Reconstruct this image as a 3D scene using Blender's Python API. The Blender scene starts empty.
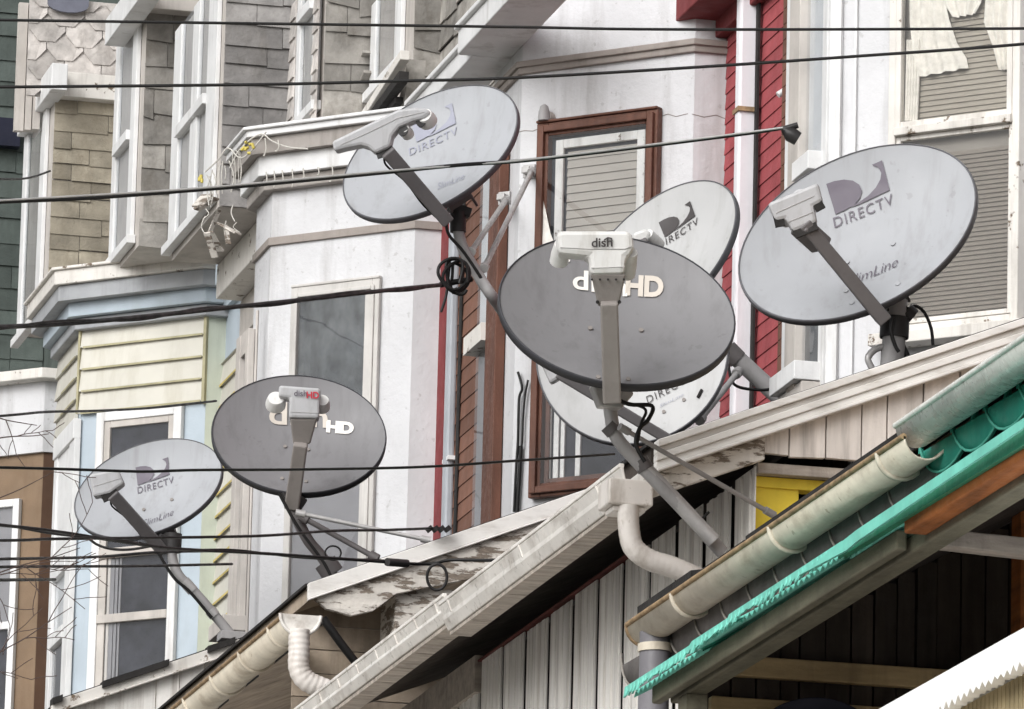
import bpy, bmesh, math, random
from mathutils import Vector as V, Matrix
random.seed(7)
R_ = math.radians
scene = bpy.context.scene
COL = scene.collection

# ------------------------------------------------------------------ camera
F, PT, RO, YA = 7142.8, R_(12.588), R_(1.4615), R_(13.2635)
CAM = V((0, 0, 1.6))
FW = V((math.sin(YA)*math.cos(PT), math.cos(YA)*math.cos(PT), math.sin(PT)))
_r = V((math.cos(YA), -math.sin(YA), 0)); _u = _r.cross(FW)
RT = _r*math.cos(RO) + _u*math.sin(RO)
UP = -_r*math.sin(RO) + _u*math.cos(RO)
def ray(x, y): return FW*F + RT*(x-512) - UP*(y-354.5)
def at(x, y, D): return CAM + ray(x, y)*(D/F)
def depth(p): return (p-CAM).dot(FW)
cam_d = bpy.data.cameras.new('camera'); cam = bpy.data.objects.new('camera', cam_d); COL.objects.link(cam)
cam_d.sensor_width = 36; cam_d.sensor_fit = 'HORIZONTAL'; cam_d.lens = 36*F/1024
cam_d.clip_start = .1; cam_d.clip_end = 2000
cam.matrix_world = Matrix(((RT.x, UP.x, -FW.x, CAM.x), (RT.y, UP.y, -FW.y, CAM.y), (RT.z, UP.z, -FW.z, CAM.z), (0, 0, 0, 1)))
scene.camera = cam

# ------------------------------------------------------------------ planes of the place
class PL:
    def __init__(s, o, e, n): s.o, s.e, s.n = V(o), V(e).normalized(), V(n).normalized()
    def hit(s, x, y, d=0):
        q = ray(x, y); return CAM + q*((s.n.dot(s.o + s.n*d) - s.n.dot(CAM))/s.n.dot(q))
    def uz(s, x, y, d=0): p = s.hit(x, y, d); return ((p-s.o).dot(s.e), p.z)
    def p(s, u, z, d=0): return V((s.o.x, s.o.y, 0)) + s.e*u + V((0, 0, z)) + s.n*d
def FR(x): return PL((x, 0, 0), (0, -1, 0), (-1, 0, 0))          # parallel to the street
def PE(y): return PL((0, y, 0), (1, 0, 0), (0, -1, 0))           # across the row, facing the viewer
def CH(c): return PL((c/2, c/2, 0), (1, -1, 0), (-1, -1, 0))     # 45 degree side of a bay

# ------------------------------------------------------------------ mesh builder
class MB:
    def __init__(s): s.v, s.f, s.m, s.cur, s.sm = [], [], [], 0, []
    def add(s, vs, fs, smooth=False):
        n = len(s.v); s.v += [V(x) for x in vs]
        for f in fs: s.f.append([n+i for i in f]); s.m.append(s.cur); s.sm.append(smooth)
        return s
    def prism(s, pts, vec):
        pts = [V(p) for p in pts]; n = len(pts); vec = V(vec)
        nor = V((0, 0, 0))
        for i in range(n): nor += (pts[i]-pts[0]).cross(pts[(i+1) % n]-pts[0])
        if nor.dot(vec) > 0: pts.reverse()
        vs = pts + [p+vec for p in pts]
        fs = [list(range(n)), list(range(2*n-1, n-1, -1))]
        for i in range(n): j = (i+1) % n; fs.append([j, i, n+i, n+j])
        return s.add(vs, fs)
    def box(s, pl, u0, u1, z0, z1, d0, d1):
        return s.prism([pl.p(u0, z0, d0), pl.p(u1, z0, d0), pl.p(u1, z1, d0), pl.p(u0, z1, d0)], pl.n*(d1-d0))
    def pbox(s, pl, x0, y0, x1, y1, d0, d1):
        u0, z1 = pl.uz(x0, y0); u1, z0 = pl.uz(x1, y1)
        return s.box(pl, u0, u1, z0, z1, d0, d1)
    def ppoly(s, pl, pix, d0, d1):
        return s.prism([pl.p(*pl.uz(x, y), d0) for x, y in pix], pl.n*(d1-d0))
    def cube(s, x0, x1, y0, y1, z0, z1):
        return s.prism([(x0, y0, z0), (x1, y0, z0), (x1, y1, z0), (x0, y1, z0)], (0, 0, z1-z0))
    def bar(s, a, b, w, h, up=(0, 0, 1)):
        a, b = V(a), V(b); t = (b-a).normalized(); x = t.cross(V(up)).normalized(); y = x.cross(t)
        q = [x*w/2+y*h/2, -x*w/2+y*h/2, -x*w/2-y*h/2, x*w/2-y*h/2]
        return s.prism([a+k for k in q], b-a)
    def tube(s, path, r, seg=10, cap=True):
        path = [V(p) for p in path]; n = len(path)
        rs = r if isinstance(r, (list, tuple)) else [r]*n
        t0 = (path[1]-path[0]).normalized()
        x = t0.cross(V((0, 0, 1)));  x = x if x.length > 1e-3 else t0.cross(V((0, 1, 0))); x.normalize()
        vs = []
        for i, p in enumerate(path):
            t = (path[min(i+1, n-1)]-path[max(i-1, 0)])
            t = t.normalized() if t.length > 1e-9 else t0
            x = (x - t*x.dot(t)).normalized(); y = t.cross(x)
            for k in range(seg):
                a = 2*math.pi*k/seg; vs.append(p + (x*math.cos(a)+y*math.sin(a))*rs[i])
        fs = []
        for i in range(n-1):
            for k in range(seg):
                k2 = (k+1) % seg; fs.append([i*seg+k, i*seg+k2, (i+1)*seg+k2, (i+1)*seg+k])
        s.add(vs, fs, True)
        if cap: s.add(vs[:seg], [list(range(seg-1, -1, -1))]); s.add(vs[-seg:], [list(range(seg))])
        return s
    def build(s, name, mats, parent=None, bevel=0, loc=None):
        me = bpy.data.meshes.new(name)
        off = V(parent['_w']) if parent is not None and '_w' in parent else V((0, 0, 0))
        if parent is None: off = V(loc) if loc else (s.v[0].copy() if s.v else off)
        me.from_pydata([tuple(v-off) for v in s.v], [], s.f)
        mats = mats if isinstance(mats, (list, tuple)) else [mats]
        for m in mats: me.materials.append(M[m] if isinstance(m, str) else m)
        me.polygons.foreach_set('material_index', s.m); me.polygons.foreach_set('use_smooth', s.sm)
        me.update()
        o = bpy.data.objects.new(name, me); COL.objects.link(o)
        if parent is not None: o.parent = parent; o['_w'] = list(off)
        else: o.location = off; o['_w'] = list(off)
        if bevel:
            b = o.modifiers.new('bevel', 'BEVEL'); b.width = bevel; b.segments = 2; b.limit_method = 'ANGLE'; b.angle_limit = R_(40)
        return o
def build_each(mb, name, mats, parent, bevel=0):
    """every loose piece of the builder becomes a part of its own"""
    par = list(range(len(mb.v)))
    def find(i):
        while par[i] != i: par[i] = par[par[i]]; i = par[i]
        return i
    key = {}
    for i, v in enumerate(mb.v):
        k = (round(v.x, 5), round(v.y, 5), round(v.z, 5))
        if k in key: par[find(i)] = find(key[k])
        else: key[k] = i
    for f in mb.f:
        for i in f[1:]: par[find(i)] = find(f[0])
    groups = {}
    for f, m, q in zip(mb.f, mb.m, mb.sm): groups.setdefault(find(f[0]), []).append((f, m, q))
    out = []
    for g in groups.values():
        nb = MB(); idx = {}
        for f, m, q in g:
            for i in f:
                if i not in idx: idx[i] = len(nb.v); nb.v.append(mb.v[i])
            nb.f.append([idx[i] for i in f]); nb.m.append(m); nb.sm.append(q)
        out.append(nb.build(name, mats, parent, bevel))
    return out
ALL = []
def thing(name, loc, label, cat, group=None):
    o = bpy.data.objects.new(name, None); COL.objects.link(o); o.location = loc; o['_w'] = list(loc)
    o['label'] = label; o['category'] = cat; ALL.append(o)
    if group: o['group'] = group
    return o
def tag(o, label, cat, group=None):
    o['label'] = label; o['category'] = cat
    if group: o['group'] = group
    return o
def smooth_path(pts, n=8):
    pts = [V(p) for p in pts]; out = []
    for i in range(len(pts)-1):
        p0, p1, p2, p3 = pts[max(i-1, 0)], pts[i], pts[i+1], pts[min(i+2, len(pts)-1)]
        for k in range(n):
            t = k/n; out.append(.5*((2*p1)+(p2-p0)*t+(2*p0-5*p1+4*p2-p3)*t*t+(3*p1-p0-3*p2+p3)*t**3))
    out.append(pts[-1]); return out

# ------------------------------------------------------------------ materials
M = {}
def lin(c):
    return tuple(((x/255)/12.92 if x/255 <= .04045 else ((x/255+.055)/1.055)**2.4) for x in c)+(1,)
def mat(name, col, rough=.75, var=.12, scale=5., bump=.15, bscale=60., grime=.0, gcol=(60, 54, 48), gscale=(9, 9, .9), gth=.52,
        island=0., metal=0., peel=None, peel_th=.55, peel_scale=9., stretch=None, spec=.3, spot=0., coat=0., crack=0.):
    m = bpy.data.materials.new(name); m.use_nodes = True; M[name] = m
    nt = m.node_tree; N, L = nt.nodes, nt.links; N.clear()
    out = N.new('ShaderNodeOutputMaterial'); b = N.new('ShaderNodeBsdfPrincipled'); L.new(b.outputs[0], out.inputs[0])
    b.inputs['Roughness'].default_value = rough; b.inputs['Metallic'].default_value = metal
    b.inputs['Specular IOR Level'].default_value = spec; b.inputs['Coat Weight'].default_value = coat
    tc = N.new('ShaderNodeTexCoord')
    def noise(sc, det=6, vec=None, rough_=.6):
        t = N.new('ShaderNodeTexNoise'); t.inputs['Scale'].default_value = sc; t.inputs['Detail'].default_value = det; t.inputs['Roughness'].default_value = rough_
        L.new(vec if vec else tc.outputs['Object'], t.inputs['Vector']); return t.outputs['Fac']
    def mapped(s):
        mp = N.new('ShaderNodeMapping'); mp.inputs['Scale'].default_value = s; L.new(tc.outputs['Object'], mp.inputs['Vector']); return mp.outputs[0]
    def mapr(fac, a, b_, c, d):
        t = N.new('ShaderNodeMapRange'); t.inputs[1].default_value = a; t.inputs[2].default_value = b_; t.inputs[3].default_value = c; t.inputs[4].default_value = d
        L.new(fac, t.inputs[0]); return t.outputs[0]
    def mix(fac, A, B, mode='MIX'):
        t = N.new('ShaderNodeMix'); t.data_type = 'RGBA'; t.blend_type = mode
        if isinstance(fac, float): t.inputs[0].default_value = fac
        else: L.new(fac, t.inputs[0])
        for i, q in ((6, A), (7, B)):
            if isinstance(q, tuple): t.inputs[i].default_value = q
            else: L.new(q, t.inputs[i])
        return t.outputs[2]
    base = lin(col)
    dk = tuple(x*(1-1.6*var) for x in base[:3])+(1,); lt = tuple(min(1, x*(1+var)) for x in base[:3])+(1,)
    c = mix(mapr(noise(scale, 7, mapped(stretch) if stretch else None), .3, .7, 0, 1), dk, lt)
    if island:
        g = N.new('ShaderNodeNewGeometry')
        c = mix(1., c, mix(g.outputs['Random Per Island'], tuple([1-island]*3)+(1,), tuple([1+island*.6]*3)+(1,)), 'MULTIPLY')
    h = noise(bscale, 5)
    if peel:
        pf = mapr(noise(peel_scale, 10, mapped(stretch) if stretch else None, .68), peel_th-.02, peel_th+.02, 0, 1)
        c = mix(pf, c, mix(mapr(noise(40, 4, mapped((1, 1, 6)) if not stretch else mapped(stretch)), .3, .7, 0, 1), lin(peel), tuple(x*.55 for x in lin(peel)[:3])+(1,)))
        hm = N.new('ShaderNodeMath'); hm.operation = 'SUBTRACT'; L.new(h, hm.inputs[0]); L.new(pf, hm.inputs[1]); h = hm.outputs[0]
    if grime:
        gf = mapr(noise(1., 8, mapped(gscale), .65), gth, gth+.22, 0, grime)
        c = mix(gf, c, lin(gcol))
    if spot:
        sf = mapr(noise(23, 3), .66, .7, 0, spot)
        c = mix(sf, c, lin(gcol))
    if crack:
        wn = N.new('ShaderNodeTexNoise'); wn.inputs['Scale'].default_value = 3; wn.inputs['Detail'].default_value = 5; L.new(tc.outputs['Object'], wn.inputs['Vector'])
        wm = N.new('ShaderNodeMix'); wm.data_type = 'VECTOR'; wm.inputs[0].default_value = .22; L.new(tc.outputs['Object'], wm.inputs[4]); L.new(wn.outputs['Color'], wm.inputs[5])
        vo = N.new('ShaderNodeTexVoronoi'); vo.feature = 'DISTANCE_TO_EDGE'; vo.inputs['Scale'].default_value = 1.1; L.new(wm.outputs[1], vo.inputs['Vector'])
        cf = mapr(vo.outputs['Distance'], .002, .007, 1, 0); ck = mapr(noise(.9, 2), .52, .58, 0, crack)
        mm = N.new('ShaderNodeMath'); mm.operation = 'MULTIPLY'; L.new(cf, mm.inputs[0]); L.new(ck, mm.inputs[1])
        c = mix(mm.outputs[0], c, lin((112, 104, 98)))
        pf = mapr(noise(1.3, 9, None, .7), .58, .6, 0, .35)
        c = mix(pf, c, lin(tuple(min(255, k+12) for k in col)))
    L.new(c, b.inputs['Base Color'])
    rr = mapr(noise(scale*3, 4), .3, .7, max(0, rough-.12), min(1, rough+.12)); L.new(rr, b.inputs['Roughness'])
    if bump:
        bp = N.new('ShaderNodeBump'); bp.inputs['Strength'].default_value = bump; bp.inputs['Distance'].default_value = .01
        L.new(h, bp.inputs['Height']); L.new(bp.outputs[0], b.inputs['Normal'])
    return m
def glass_mat(name, tint=(.82, .84, .85), rough=.02, body=None, bodyfac=.0):
    m = bpy.data.materials.new(name); m.use_nodes = True; M[name] = m
    nt = m.node_tree; N, L = nt.nodes, nt.links; N.clear()
    out = N.new('ShaderNodeOutputMaterial'); t = N.new('ShaderNodeBsdfTransparent'); g = N.new('ShaderNodeBsdfGlossy')
    t.inputs[0].default_value = tint+(1,); g.inputs['Roughness'].default_value = rough
    fr = N.new('ShaderNodeFresnel'); fr.inputs[0].default_value = 1.52
    mx = N.new('ShaderNodeMixShader'); gb = N.new('ShaderNodeNewGeometry'); sb = N.new('ShaderNodeMath'); sb.operation = 'SUBTRACT'; sb.inputs[0].default_value = 1; L.new(gb.outputs['Backfacing'], sb.inputs[1])
    mu = N.new('ShaderNodeMath'); mu.operation = 'MULTIPLY'; L.new(fr.outputs[0], mu.inputs[0]); L.new(sb.outputs[0], mu.inputs[1]); L.new(mu.outputs[0], mx.inputs[0])
    L.new(t.outputs[0], mx.inputs[1]); L.new(g.outputs[0], mx.inputs[2])
    tc = N.new('ShaderNodeTexCoord'); n = N.new('ShaderNodeTexNoise'); n.inputs['Scale'].default_value = 4; L.new(tc.outputs['Object'], n.inputs['Vector'])
    bp = N.new('ShaderNodeBump'); bp.inputs['Strength'].default_value = .05; bp.inputs['Distance'].default_value = .02
    L.new(n.outputs[0], bp.inputs['Height']); L.new(bp.outputs[0], g.inputs['Normal']); L.new(bp.outputs[0], fr.inputs['Normal'])
    L.new(mx.outputs[0], out.inputs[0])
exec_mats = [
 ('white_stucco', (205, 205, 207), dict(var=.07, scale=2.2, bump=.4, bscale=30, grime=.5, gcol=(128, 124, 120), gth=.53, gscale=(5, 5, .7), spot=.3, crack=.0)),
 ('white_stucco_cool', (205, 205, 207), dict(var=.07, scale=2.2, bump=.35, bscale=30, grime=.5, gcol=(128, 124, 120), gth=.53, gscale=(6, 6, .7), spot=.25, crack=.0)),
 ('white_paint', (220, 220, 220), dict(var=.07, rough=.5, bump=.15, grime=.5, gcol=(126, 118, 108), gth=.54)),
 ('old_white_paint', (216, 212, 206), dict(var=.08, rough=.6, bump=.2, grime=.5, gcol=(105, 92, 78), peel=(120, 104, 88), peel_th=.62, peel_scale=11)),
 ('peeling_white', (212, 206, 198), dict(var=.1, bump=.5, peel=(140, 128, 116), peel_th=.525, peel_scale=7, stretch=(1.2, 1.2, 5), grime=.35)),
 ('grey_trim', (150, 142, 136), dict(var=.1, grime=.3)),
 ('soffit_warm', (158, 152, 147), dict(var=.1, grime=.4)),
 ('shaded_boards', (70, 63, 58), dict(var=.3, scale=6, bump=.3)),  # dark colour stands for the shade under the porch roof
 ('pale_trim', (198, 195, 191), dict(var=.08, grime=.35)),
 ('beige_trim', (190, 184, 178), dict(var=.1, grime=.3)),  # one even beige for frames, jambs and boxes
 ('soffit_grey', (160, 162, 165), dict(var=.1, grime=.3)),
 ('powder_blue', (174, 185, 194), dict(var=.07, scale=3, grime=.2, gcol=(140, 145, 140))),
 ('sage', (186, 192, 178), dict(var=.06, grime=.2)),
 ('cream_siding', (200, 197, 187), dict(var=.06, scale=3, island=.08, rough=.5, bump=.1, grime=.35, gcol=(150, 142, 118), gscale=(8, 8, 1.2))),
 ('yellow_seam', (170, 164, 134), dict(var=.2, grime=.3)),
 ('yellow_edge', (196, 178, 112), dict(var=.2, grime=.3)),
 ('tan_wall', (126, 106, 86), dict(var=.12, scale=3, bump=.3, grime=.35, gcol=(95, 72, 52))),
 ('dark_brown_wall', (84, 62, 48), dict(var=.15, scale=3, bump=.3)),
 ('slate_grey', (146, 143, 141), dict(var=.2, scale=9, island=.34, bump=.6, bscale=35, grime=.45, gcol=(92, 86, 78), gscale=(6, 6, 3))),
 ('slate_warm', (156, 152, 146), dict(var=.26, scale=6, island=.38, bump=.8, bscale=26, grime=.6, gcol=(86, 79, 70), gscale=(7, 7, 4), gth=.48)),
 ('slate_tan', (158, 150, 134), dict(var=.24, scale=5, island=.32, bump=.6, grime=.5, gcol=(104, 94, 78), gscale=(6, 6, 3), gth=.48, spot=.4)),
 ('slate_green', (84, 92, 88), dict(var=.2, scale=4, island=.3, bump=.4, grime=.3, gcol=(40, 48, 46))),
 ('slate_pale', (204, 198, 193), dict(var=.3, scale=5, island=.26, bump=.9, bscale=22, grime=.6, gcol=(120, 112, 106), gscale=(9, 9, 5))),
 ('slate_blue', (112, 114, 126), dict(var=.15)),
 ('red_shingle', (158, 76, 80), dict(var=.12, scale=6, island=.12, bump=.3, grime=.35, gcol=(92, 34, 36))),
 ('red_paint', (124, 54, 56), dict(var=.15, grime=.3, gcol=(90, 30, 30))),
 ('brown_shingle', (118, 84, 70), dict(var=.15, island=.2, grime=.3)),
 ('brown_wood', (100, 66, 53), dict(var=.25, scale=12, stretch=(1, 1, .25), bump=.3, rough=.5, grime=.3)),
 ('raw_wood', (150, 90, 46), dict(var=.3, scale=9, stretch=(3, .35, 3), bump=.3, grime=.3, gcol=(90, 52, 26))),
 ('beam_wood', (112, 108, 92), dict(var=.2, scale=8, stretch=(3, .4, 3), bump=.3, grime=.4, gcol=(64, 66, 52))),
 ('rail_wood', (186, 162, 122), dict(var=.2, scale=8, stretch=(.4, 3, 3), bump=.3, grime=.4)),
 ('grey_wood', (176, 166, 156), dict(var=.22, scale=8, stretch=(.5, 3, 3), bump=.4, grime=.4)),
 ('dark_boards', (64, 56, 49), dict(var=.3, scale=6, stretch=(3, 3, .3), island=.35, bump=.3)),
 ('under_boards', (172, 157, 140), dict(var=.25, scale=6, bump=.3, island=.25, grime=.5)),
 ('gable_boards', (214, 206, 199), dict(var=.12, scale=7, stretch=(3, 3, .4), island=.12, bump=.3, grime=.55, gcol=(92, 84, 78), gscale=(18, 18, 1.2))),
 ('plank_white', (232, 229, 224), dict(var=.1, scale=4, stretch=(2, 2, .3), island=.1, bump=.4, grime=.6, gcol=(138, 126, 114), gscale=(22, 22, .8), gth=.5)),
 ('gap_shade', (20, 18, 17), dict(var=.2)),  # near-black colour stands for the shade behind gaps and inside porches
 ('yellow_paint', (226, 200, 70), dict(var=.12, grime=.4, gcol=(140, 112, 40), bump=.2)),
 ('aluminium_white', (224, 221, 217), dict(var=.06, rough=.4, bump=.05, grime=.45, gcol=(140, 130, 118), gscale=(4, 4, 16), gth=.5)),
 ('gutter_white', (228, 224, 218), dict(var=.1, rough=.35, bump=.06, grime=.6, gcol=(128, 114, 100), gscale=(9, 5, 9), gth=.5, spot=.3)),
 ('gutter_old', (214, 205, 188), dict(var=.12, rough=.45, bump=.12, grime=.55, gcol=(132, 112, 88), gscale=(9, 5, 9), gth=.5, spot=.5)),
 ('gutter_rust', (154, 130, 100), dict(var=.3, scale=20, bump=.3, grime=.5, gcol=(92, 58, 34))),
 ('gutter_clear', (222, 222, 216), dict(var=.15, scale=8, rough=.3, grime=.3, gcol=(120, 130, 124))),
 ('downspout_white', (218, 212, 206), dict(var=.06, rough=.45, bump=.08, grime=.55, gcol=(132, 118, 102), gscale=(12, 12, 5), gth=.48, spot=.3)),
 ('downspout_grey', (118, 116, 120), dict(var=.1, rough=.4)),
 ('pipe_white', (226, 224, 228), dict(var=.04, rough=.4, grime=.2)),
 ('pipe_bluegrey', (166, 170, 176), dict(var=.06, rough=.4, grime=.2)),
 ('tar_and_shade', (44, 42, 41), dict(var=.3, bump=.5, rough=.85)),  # roofing tar, and the colour of the painted shadow strips
 ('black_metal', (46, 44, 44), dict(var=.2, rough=.5)),
 ('black_cable', (24, 23, 23), dict(var=.2, rough=.5, bump=0)),
 ('red_line', (96, 48, 44), dict(var=.3)),
 ('dish_blue', (164, 166, 170), dict(var=.05, scale=2.5, rough=.5, bump=.03, bscale=120, grime=.34, gcol=(122, 120, 118), gscale=(16, 16, 1.6), gth=.5, spot=.25)),
 ('dish_pale', (180, 180, 180), dict(var=.05, scale=2.5, rough=.5, bump=.03, bscale=120, grime=.34, gcol=(140, 138, 134), gscale=(16, 16, 1.6), gth=.5, spot=.25)),
 ('dish_dark', (126, 125, 127), dict(var=.05, scale=2.5, rough=.5, bump=.03, bscale=120, grime=.34, gcol=(90, 88, 88), gscale=(16, 16, 1.6), gth=.5, spot=.25)),
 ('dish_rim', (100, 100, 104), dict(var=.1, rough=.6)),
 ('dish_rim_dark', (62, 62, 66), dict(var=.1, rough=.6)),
 ('dish_navy', (34, 36, 52), dict(var=.1, rough=.4)),
 ('arm_dark', (108, 105, 106), dict(var=.1, rough=.55, grime=.2)),
 ('arm_grey', (140, 134, 130), dict(var=.08, rough=.55, grime=.25)),
 ('head_white', (214, 213, 211), dict(var=.04, rough=.45, bump=.05, bscale=150, grime=.4, gcol=(150, 142, 132), gscale=(20, 20, 3), gth=.5)),
 ('head_grey', (184, 184, 186), dict(var=.04, rough=.5, bump=.05, bscale=150, grime=.4, gcol=(130, 126, 122), gscale=(20, 20, 3), gth=.5)),
 ('mast_grey', (152, 150, 150), dict(var=.1, rough=.5, grime=.3)),
 ('mast_dark', (92, 88, 88), dict(var=.1, rough=.5, grime=.2)),
 ('galvanised', (176, 174, 173), dict(var=.12, rough=.4, metal=.3, scale=14)),
 ('logo_dark', (104, 98, 108), dict(var=.06, rough=.5, bump=0)),
 ('logo_black', (66, 62, 62), dict(var=.06, rough=.5, bump=0)),
 ('logo_faded', (150, 152, 166), dict(var=.06, rough=.5, bump=0)),
 ('logo_white', (232, 228, 222), dict(var=.04, rough=.5, bump=0)),
 ('logo_cream', (202, 194, 184), dict(var=.06, rough=.5, bump=0)),
 ('logo_red', (196, 60, 74), dict(var=.05, rough=.5, bump=0)),
 ('green_sheet', (116, 202, 184), dict(var=.14, rough=.5, bump=.12, bscale=40, grime=.4, gcol=(78, 140, 124), gscale=(6, 6, 6))),
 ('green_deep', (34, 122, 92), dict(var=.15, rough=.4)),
 ('scallop_grey', (104, 100, 98), dict(var=.2, scale=8, grime=.4, gcol=(60, 56, 52), bump=.2)),
 ('scallop_green', (60, 165, 145), dict(var=.15, scale=8, rough=.4, grime=.25, gcol=(24, 78, 70))),
 ('scallop_edge', (150, 145, 138), dict(var=.15)),
 ('scallop_edge_green', (76, 156, 138), dict(var=.1)),
 ('white_sheet', (252, 252, 251), dict(var=.02, rough=.4, bump=0)),
 ('beige_ribs', (190, 172, 134), dict(var=.1, grime=.3)),
 ('blind', (158, 151, 141), dict(var=.06, rough=.6, bump=0)),
 ('blind_dark', (128, 121, 114), dict(var=.06, rough=.6, bump=0)),
 ('lace', (232, 228, 222), dict(var=.1, scale=30, bump=.4)),
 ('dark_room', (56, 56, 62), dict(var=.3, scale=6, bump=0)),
 ('reflection_mottle', (102, 103, 103), dict(var=.4, scale=4, bump=0, stretch=(2.2, 2.2, 1.2), grime=.6, gcol=(70, 74, 78), gscale=(3, 3, 4), gth=.45)),  # cloudy mottle paints window reflections into the backing
 ('room_flat', (140, 137, 138), dict(var=.08, scale=3, bump=0)),
 ('screen_grey', (150, 145, 140), dict(var=.1, scale=5, bump=0)),
 ('string_white', (196, 193, 186), dict(var=.05, bump=0)),
 ('bulb_yellow', (200, 184, 96), dict(var=.1, bump=0)),
 ('bark', (82, 68, 64), dict(var=.2, bump=.3)),
 ('asphalt', (62, 62, 63), dict(var=.2, scale=3, bump=.3, bscale=150)),
 ('concrete', (176, 172, 165), dict(var=.12, scale=2, bump=.3)),
 ('earth', (92, 90, 74), dict(var=.25, scale=.6, bump=.4)),
 ('bounce_cut_felt', (70, 66, 64), dict(var=.2, scale=3, bump=.4)),
]
for n_, c_, k_ in exec_mats: mat(n_, c_, **k_)
def translucent(name, fac):
    m = M[name]; nt = m.node_tree; N, L = nt.nodes, nt.links
    out = [n for n in N if n.type == 'OUTPUT_MATERIAL'][0]; b = [n for n in N if n.type == 'BSDF_PRINCIPLED'][0]
    t = N.new('ShaderNodeBsdfTranslucent'); L.new(b.inputs['Base Color'].links[0].from_socket, t.inputs[0])
    mx = N.new('ShaderNodeMixShader'); mx.inputs[0].default_value = fac; L.new(b.outputs[0], mx.inputs[1]); L.new(t.outputs[0], mx.inputs[2]); L.new(mx.outputs[0], out.inputs[0])
translucent('scallop_green', .3)
glass_mat('glass', (.95, .96, .97))
glass_mat('dusty_glass', (.93, .93, .92), .08)

# ------------------------------------------------------------------ claddings (one mesh each)
def lap(mb, pl, u0, u1, z0, z1, h, d=.004, t=.018):
    z = z0
    while z < z1-.01:
        zt = min(z+h, z1)
        mb.prism([pl.p(u0, z, d+t), pl.p(u0, zt, d+.004), pl.p(u0, zt, d), pl.p(u0, z, d)], pl.e*(u1-u0))
        z += h
def slates(mb, pl, u0, u1, z0, z1, rh, w, d=.004, skip=0., wild=.0):
    z = z0; i = 0
    while z < z1-.02:
        zt = min(z+rh*1.04, z1); u = u0 - (w*.5 if i % 2 else 0) - random.random()*w*.2
        while u < u1-.005:
            ww = w*random.uniform(.75, 1.25)
            a, b = max(u, u0), min(u+ww-.004, u1)
            if b-a > .02 and random.random() >= skip:
                j = random.uniform(-.012, .012)*(1+wild*3); t = random.uniform(.014, .022); k = random.uniform(-1, 1)*wild*.03
                zb = max(z0-.02, z+j)
                mb.prism([pl.p(a, zb+k, d+t), pl.p(b, zb-k, d+t), pl.p(b, zt, d+.006), pl.p(a, zt, d+.006)], pl.n*(-.008))
            u += ww
        z += rh; i += 1
def scales(mb, pl, u0, u1, z0, z1, rh, w, d=.004):
    i = 0; z = z0-rh
    while z < z1:
        u = u0 - (w/2 if i % 2 else 0)
        while u < u1:
            a, b = u, u+w; zt = z+rh*2.1
            j = random.uniform(-.015, .015)
            pts = [(a+w*.5-w*.22, z+j), (a+w*.5+w*.22, z+j), (b-.003, z+rh*.62+j), (b-.003, zt), (a+.003, zt), (a+.003, z+rh*.62+j)]
            pts = [(min(max(p, u0), u1), min(max(q, z0), z1)) for p, q in pts]
            area = sum(pts[k][0]*pts[(k+1) % 6][1]-pts[(k+1) % 6][0]*pts[k][1] for k in range(6))
            if abs(area) > .004:
                ds = [d+.03 if q < z+rh else d+.006 for p, q in pts]
                mb.prism([pl.p(p, q, dd) for (p, q), dd in zip(pts, ds)], pl.n*(-.006))
            u += w
        z += rh; i += 1

# ------------------------------------------------------------------ windows
def frame_boxes(mb, pl, u0, u1, z0, z1, w, d0, d1, bottom=True):
    mb.box(pl, u0, u0+w, z0, z1, d0, d1); mb.box(pl, u1-w, u1, z0, z1, d0, d1)
    mb.box(pl, u0+w, u1-w, z1-w, z1, d0, d1)
    if bottom: mb.box(pl, u0+w, u1-w, z0, z0+w, d0, d1)
def blind_mesh(pl, u0, u1, z0, z1, d, n):
    mb = MB(); h = (z1-z0)/n
    for i in range(n):
        z = z0+i*h
        mb.prism([pl.p(u0, z, d+.0055), pl.p(u0, z+h*.985, d), pl.p(u0, z+h*.985, d-.003), pl.p(u0, z, d+.0025)], pl.e*(u1-u0))
    return mb

def house(name, base, label):
    return thing(name, base, label, 'rowhouse', 'rowhouses stepping down the hill')

# ------------------------------------------------------------------ key plan measures
XE, XW, XC, XF = 5.768, 7.75, 7.6, 6.98       # eave line, wall, bay shoulder, bay front
YR = {3: 16.95, 2: 22.5, 1: 28.05, 0: 33.9, -1: 39.4, -2: 44.9, -3: 50.4}
fr_c = FR(XC)
def bay_edge(x, y): return fr_c.hit(x, y).y
YB = {'white': bay_edge(690, 300), 'grey': bay_edge(413, 300), 'blue': bay_edge(207, 360), 'tan': bay_edge(40, 540)}
YB['right'] = FR(XF).hit(832, 100).y - (XC-XF)
def ground_z(y): return max(0, y*.098)
BAYL = {'right': .58, 'white': .52, 'grey': .4, 'blue': .78, 'tan': 1.35}
def bay_plan(yr, off=0., ret=True):
    """outline of a bay: near shoulder, chamfer, front, far chamfer; pushed out by off"""
    w = XC-XF; k = off*math.tan(R_(22.5)); BL = BAYL[min(YB, key=lambda q: abs(YB[q]-yr))]
    return [(XW, yr-off), (XC-k, yr-off), (XF-off, yr+w-k), (XF-off, yr+w+BL+k), (XC-k, yr+2*w+BL+off), (XW, yr+2*w+BL+off)]
def bay_prism(mb, yr, z0, z1, off=0., inner=None):
    p = bay_plan(yr, off)
    mb.prism([V((x, y, z0)) for x, y in p], (0, 0, z1-z0))
def CHB(k): return CH(XC+YB[k])
def zc(k, x, y, d=0): return CHB(k).uz(x, y, d)[1]
FF, FWL = FR(XF), FR(XW)

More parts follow.
